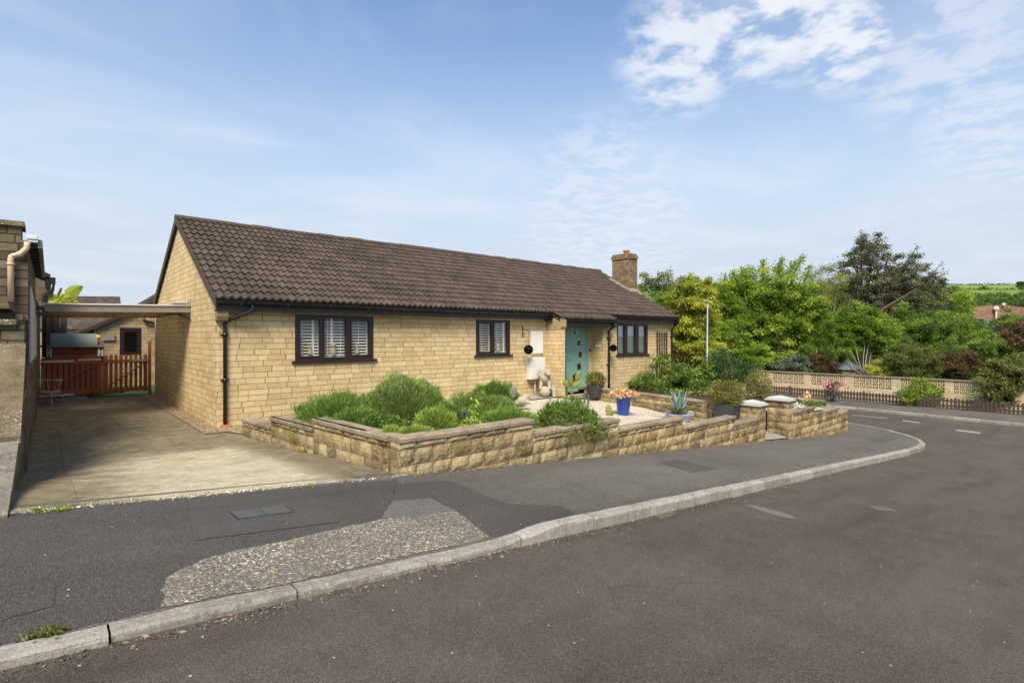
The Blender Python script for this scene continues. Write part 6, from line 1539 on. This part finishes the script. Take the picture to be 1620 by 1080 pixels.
# garden pavilion
dpv = 37; pc_ = at(1340, 584, dpv); pv = thing('garden_pavilion', (pc_.x, pc_.y, -1.7), 'small octagonal garden pavilion with grey felt roof behind the wall', 'pavilion')
zr0, zr1 = at(1340, 584, dpv).z, at(1340, 569.5, dpv).z; rr_ = 23*dpv/F
g = G(); g.lathe([(rr_, zr0), (rr_*1.0, zr0+.04), (rr_*.12, zr1-.03), (.02, zr1)], (pc_.x, pc_.y, 0), 8); g.build('roof', M['slate'], pv)
g = G(); g.lathe([(rr_*.14, zr1-.06), (rr_*.16, zr1+.02), (.03, zr1+.09)], (pc_.x, pc_.y, 0), 8); g.build('finial', M['slate'], pv)
g = G(); g.lathe([(rr_*.88, -1.7), (rr_*.88, zr0-.01)], (pc_.x, pc_.y, 0), 8); g.build('wall', M['rafter'], pv)

# house with brick tiled roof on the right
dh = 66; hb = at(1585, 510, dh); hs = thing('far_house', (hb.x, hb.y, -1.7), 'distant house with red brown tiled gable among the trees on the right', 'house')
rt = masonry('red_tile_hanging', .28, .3, .02, [(0., (.14, .075, .045)), (.4, (.22, .125, .08)), (.7, (.28, .165, .11)), (1., (.34, .22, .15))], (.1, .06, .04))
pts = [at(1540, 503, dh), at(1588, 482, dh), at(1680, 494, dh), at(1690, 512, dh), at(1540, 512, dh)]
g = G(); n = 5; bk = ey*6; g.add([tuple(p) for p in pts]+[tuple(p+bk) for p in pts], [(4,3,2,1,0),(5,6,7,8,9)]+[(i, (i+1) % n, n+(i+1) % n, n+i) for i in range(n)]); g.build('roof', rt, hs)
g = G(); pts = [at(1556, 504, dh-3), at(1600, 505, dh-3), at(1604, 516, dh-3.2), at(1560, 518, dh-3.2)]; bk = ey*2.9-Vector((0, 0, .25)); g.add([tuple(p) for p in pts]+[tuple(p+bk) for p in pts], [(3,2,1,0),(4,5,6,7),(0,1,5,4),(1,2,6,5),(2,3,7,6),(3,0,4,7)]); g.build('flat_roof', M['slate'], hs)
g = G(); a, b_ = at(1576, 488, dh-.3), at(1576, 505, dh-.3); g.tube([a, b_], .09, 8); g.ball(a, .28, 10, 6); c_ = at(1588, 481.5, dh-.2); g.ball(c_, .2, 8, 6); g.build('vent_pipe', M['white'], hs)
g = G(); q = at(1590, 520, dh+.5); g.box(q.x-5, q.x+5, q.y-2, q.y+4, -1.7, at(1580, 512, dh).z-.1); g.build('wall', M['rear'], hs)

# left back garden
cloud('garden_tree', 'leafy green hedge tree behind the outbuilding under the carport', 'tree', [(135, 520, 22, 18), (110, 515, 18, 20), (150, 505, 16, 10)], 33, 'bright', 3800, .24, .55, .18, gz=0, tm=.4)
ban = thing('banana_plant', onY(95, HZ, 24.5), 'banana like plant with broad torn yellow green leaves rising over the carport', 'plant'); g = G()
for u in (77, 88, 100):
    a, b_ = onY(u, 600, 24.5), onY(u+1, 490, 24.5); a.z = 0; g.tube([a, b_], [.13, .09], 10)
g.build('trunk', M['bark'], ban, smooth=True); g = G()
for u0, v0, u1, v1, w_ in ((88, 490, 76, 463, .22), (92, 485, 110, 470, .25), (98, 480, 128, 452, .26), (84, 488, 96, 455, .05), (78, 492, 92, 475, .28), (100, 488, 122, 478, .25)):
    a, e = onY(u0, v0, 24.5), onY(u1, v1, 24.3); n = 9; sd = (e-a).cross(ey).normalized(); vs = []
    for i in range(n+1):
        t = i/n; p = a+(e-a)*t+Vector((0, 0, .12*math.sin(math.pi*t))); ww = w_*(math.sin(math.pi*(.08+.9*t))**.8)*random.uniform(.75, 1.05); vs += [p-sd*ww+ey*.08, p, p+sd*ww+ey*.08]
    g.add(vs, [(i*3+j, i*3+3+j, i*3+4+j, i*3+1+j) for i in range(n) for j in range(2)], random.uniform(.4, 1))
g.build('leaves', LM['golden'], ban)

# weeds along the drive lip and kerb
def weed(u, v, off, lab, n, s, mat='lime'):
    p = onstreet(u, v, off); z = zpave(p.x, p.y)+(0.0); o = thing('weed', (p.x, p.y, z), lab, 'weed')
    q = RNG.normal(size=(n, 3))*[s*.8, s*.5, s*.15]+[p.x, p.y, z+.01]; leaves('foliage', LM[mat], q, RNG.normal(size=(n, 3))*.7+[0, 0, .7], s*.9, s*.35, RNG.random(n), o)
weed(58, 811, 0, 'small weed at the left end of the drive edge', 60, .035)
weed(94, 809, 0, 'small weed second from the left on the drive edge', 60, .035)
weed(75, 1002, -.06, 'tuft of mossy weed growing behind the kerb', 170, .04, 'olive')
weed(490, 770, 0, 'tiny weed on the drive edge near the stone corner', 30, .025)
q = onz(484, 714, .1); o = thing('weed', (q.x, q.y, zdrive(q.x, q.y)), 'little weed at the foot of the side wall', 'weed'); p = RNG.normal(size=(60, 3))*[.05, .05, .01]+[q.x, q.y, zdrive(q.x, q.y)+.02]; leaves('foliage', LM['lime'], p, RNG.normal(size=(60, 3))*.7+[0, 0, .7], .05, .02, RNG.random(60), o)
# debris at the foot of the front wall and along the drive edge
q = []
for _ in range(1100):
    x = random.uniform(3.2, 19); q.append((x, 5.47-abs(random.gauss(0, .07)), zpave(x, 5.4)+.006))
for _ in range(260):
    x = random.uniform(6.5, 18); q.append((x, 3.33+abs(random.gauss(0, .06)), zpave(x, 3.4)+.006))
q = np.array(q); leaves('wall_foot_litter', LM['dry'], q, RNG.normal(size=q.shape)*[1, 1, .12], .022+.03*RNG.random(len(q)), .012, RNG.random(len(q)), None, kind='stuff')
q = []
for _ in range(2600):
    x = random.uniform(-1, 18); q.append((x, yk(x)-.01-abs(random.gauss(0, .07+.05*mnoise.noise(Vector((x*1.3, 5, 2))))), zs(x)-ROADZ+.004))
q = np.array(q); leaves('gutter_grit', M['aggregate'], q, RNG.normal(size=q.shape)*[1, 1, .2], .006+.016*RNG.random(len(q)), .012, RNG.random(len(q)), None, kind='stuff')
q = []
for _ in range(650):
    x = random.uniform(-.2, 3.1); q.append((x, 5.46+random.gauss(0, .02+.05*abs(mnoise.noise(Vector((x*3, 1, 1))))) , zpave(x, 5.46)+.008))
q = np.array(q); leaves('loose_grit', M['gravel'], q, RNG.normal(size=q.shape)*[1, 1, .3], (.008+.02*RNG.random(len(q))), .014, RNG.random(len(q)), None, kind='stuff')
# leaf litter in the gutter
pl_ = []
for u, v in [(random.uniform(60, 420), 0) for _ in range(90)]:
    pl_.append((random.uniform(-.2, 4.2), 3.2-abs(random.gauss(.03, .03))))
P_ = np.array([(x, y, zs(x)-ROADZ+.006) for x, y in pl_]); leaves('leaf_litter', LM['dry'], P_, RNG.normal(size=P_.shape)*[1, 1, .15], .04, .016, RNG.random(len(P_)), None, kind='stuff')

# ------------------------------------------------------------------ hill with fields
def hillz(r, d):     # r lateral ratio, d depth
    t = min(1., max(0., (d-75)/620.)); return -1.7+(72-1.5*math.sin(r*9))*t**1.35
vs, fs = [], []; nr_, nd_ = 60, 50
for j in range(nd_+1):
    d = 75+(j/nd_)**1.6*760
    for i in range(nr_+1):
        r = -.1+1.9*i/nr_; x, y = d*(SN+r*CS), d*(CS-r*SN); z = hillz(r, min(d, 700))-max(0, d-700)*.06; vs.append((x, y, z))
for j in range(nd_):
    for i in range(nr_): p = j*(nr_+1)+i; fs.append((p, p+1, p+nr_+2, p+nr_+1))
g = G(); g.add(vs, fs); m, t = newmat('pasture'); P = t.pos()
n1 = t.vor(t.scale(P, (1, 1, .2)), .006, out='Color'); col = t.mix(t.sep(n1)[0], (.10, .17, .03), (.17, .23, .05)); col = t.mix(t.noise(P, .05, 5), col, (.13, .2, .045)); finish(t, col, .95, .1)
g.build('hill', m, kind='structure', smooth=True)
# hedgerows on the hill
P, T = [], []
def hedge(r0, d0, r1, d1, n, h):
    for _ in range(n):
        s = random.random(); r = r0+(r1-r0)*s; d = d0+(d1-d0)*s; x, y = d*(SN+r*CS), d*(CS-r*SN)
        P.append((x+random.gauss(0, h*.5), y+random.gauss(0, h*.5), hillz(r, d)+abs(random.gauss(.5, .45))*h)); T.append(random.random()*.6)
hedge(.7, 694, 1.3, 697, 1500, 1.1); hedge(.7, 600, 1.3, 570, 1200, 1.4); hedge(.98, 600, 1.05, 690, 300, 1.3)
for r in (.83, .885, .96, 1.0): hedge(r, 590, r+.012, 592, 160, 3)
P = np.array(P); leaves('hedgerows', LM['far'], P, RNG.normal(size=P.shape), 1.7, 1.4, np.array(T)*.8, None, kind='stuff')
far = [(1530, 484, 26, 17, 95, .55), (1562, 480, 26, 13, 130, .5), (1602, 484, 28, 16, 110, .25), (1508, 478, 20, 16, 110, .75), (1580, 470, 18, 6, 190, .6), (1545, 471, 15, 6, 210, .4), (1522, 469, 13, 6, 240, .3), (1616, 471, 15, 6, 230, .25), (1496, 480, 22, 26, 84, .65), (1635, 480, 28, 26, 90, .3), (1617, 451, 5, 5, 640, .2)]
names = ['pale green tree left of the brick gable on the slope', 'grey green tree just above the brick gable', 'dark green tree behind the right side of the brick gable', 'lime green tree beside the edge of the bronze tree', 'light tree high on the slope above the gable ridge', 'mid green tree on the slope left of the gable ridge', 'small dark tree near the lower edge of the pasture', 'dark tree on the slope at the right edge', 'broad bright tree under the open sky gap', 'dark tree at the far right edge of the slope', 'lone dark tree on the skyline of the hill']
for (u, v, a, b_, d, tm), lab in zip(far, names):
    cloud('hillside_tree', lab, 'tree', [(u, v, a, b_), (u+a*.5, v+b_*.3, a*.7, b_*.8), (u-a*.5, v+b_*.35, a*.7, b_*.7)], d, 'far', 3000, .011*d**.85*.9, .7, .2, gz=hillz((u-810)/F, d)-.5, trunk=.2, tm=tm, limbs=8, group='trees on the far slope')

# ================================================================== LIGHT
SUN_EL, SUN_DIR = R(52), Vector((-.72, -.69, 0)).normalized()
sun_vec = Vector((SUN_DIR.x*math.cos(SUN_EL), SUN_DIR.y*math.cos(SUN_EL), math.sin(SUN_EL)))
sl_ = bpy.data.lights.new('sun', 'SUN'); sl_.energy = 3.0; sl_.angle = R(26); sl_.color = (1, .91, .77)
so = bpy.data.objects.new('sun', sl_); COL.objects.link(so); so.rotation_euler = sun_vec.to_track_quat('Z', 'Y').to_euler(); so.location = sun_vec*50
w = bpy.data.worlds.new('World'); scn.world = w; w.use_nodes = True; w.node_tree.nodes.clear(); t = NT(w.node_tree)
sky = t.n('ShaderNodeTexSky', sky_type='NISHITA'); sky.sun_disc = False; sky.sun_elevation = SUN_EL; sky.sun_rotation = math.atan2(SUN_DIR.x, SUN_DIR.y)
sky.altitude = 50; sky.air_density = 1.0; sky.dust_density = 1.2; sky.ozone_density = 1.5
dirv = t.n('ShaderNodeTexCoord').outputs['Generated']; dx, dy, dz = t.sep(dirv)
inv = t.m('DIVIDE', 1., t.m('MAXIMUM', t.m('ADD', dz, .05), .03))
cp_ = t.comb(t.m('MULTIPLY', dx, inv), t.m('MULTIPLY', dy, inv), 0.)
puff = t.noise(cp_, 6.5, 8, .6, .15); region = t.noise(cp_, .75, 3, .5)
wisp = t.noise(t.scale(cp_, (.85, 1.1, 1)), 1.0, 5, .55, .5)
def bank(u, v, a, b, k=1.):
    dv = (at(u, v, 1.)-Vector((0, 0, CAMZ))).normalized()
    dt = t.n('ShaderNodeVectorMath', dirv, tuple(dv), operation='DOT_PRODUCT').outputs['Value']
    return t.mr(dt, math.cos(R(a)), math.cos(R(b)), 0., k)
bk = t.m('MAXIMUM', t.m('MAXIMUM', bank(1215, 10, 8, 2.5), t.m('MAXIMUM', bank(1340, 65, 5, 1.5), bank(1490, 70, 8, 2, .55))), t.m('MAXIMUM', bank(1075, 85, 7, 2, .9), t.m('MAXIMUM', bank(960, 335, 12, 4, .5), bank(1600, 190, 7, 2, .5))))
c1_ = t.m('MULTIPLY', t.mr(t.m('ADD', t.m('MULTIPLY', puff, 1.), t.m('MULTIPLY', region, .12)), .43, .66), bk)
c2_ = t.mr(wisp, .40, .78, 0., .5)
cl = t.m('MAXIMUM', c1_, c2_)
lowhaze = t.mr(dz, .60, .06, 0., 1., True)
skyb = t.scale(sky.outputs[0], (.70, .76, .80))
cc_ = t.mix(lowhaze, skyb, (2.3, 2.63, 3.0)); cc_ = t.mix(cl, cc_, (3.05, 3.2, 3.45))
bg = t.n('ShaderNodeBackground', cc_, .13); wo = t.n('ShaderNodeOutputWorld'); t.nt.links.new(bg.outputs[0], wo.inputs[0])
scn.view_settings.view_transform = 'Standard'; scn.view_settings.look = 'None'; scn.view_settings.exposure = 1.12; scn.view_settings.gamma = 1
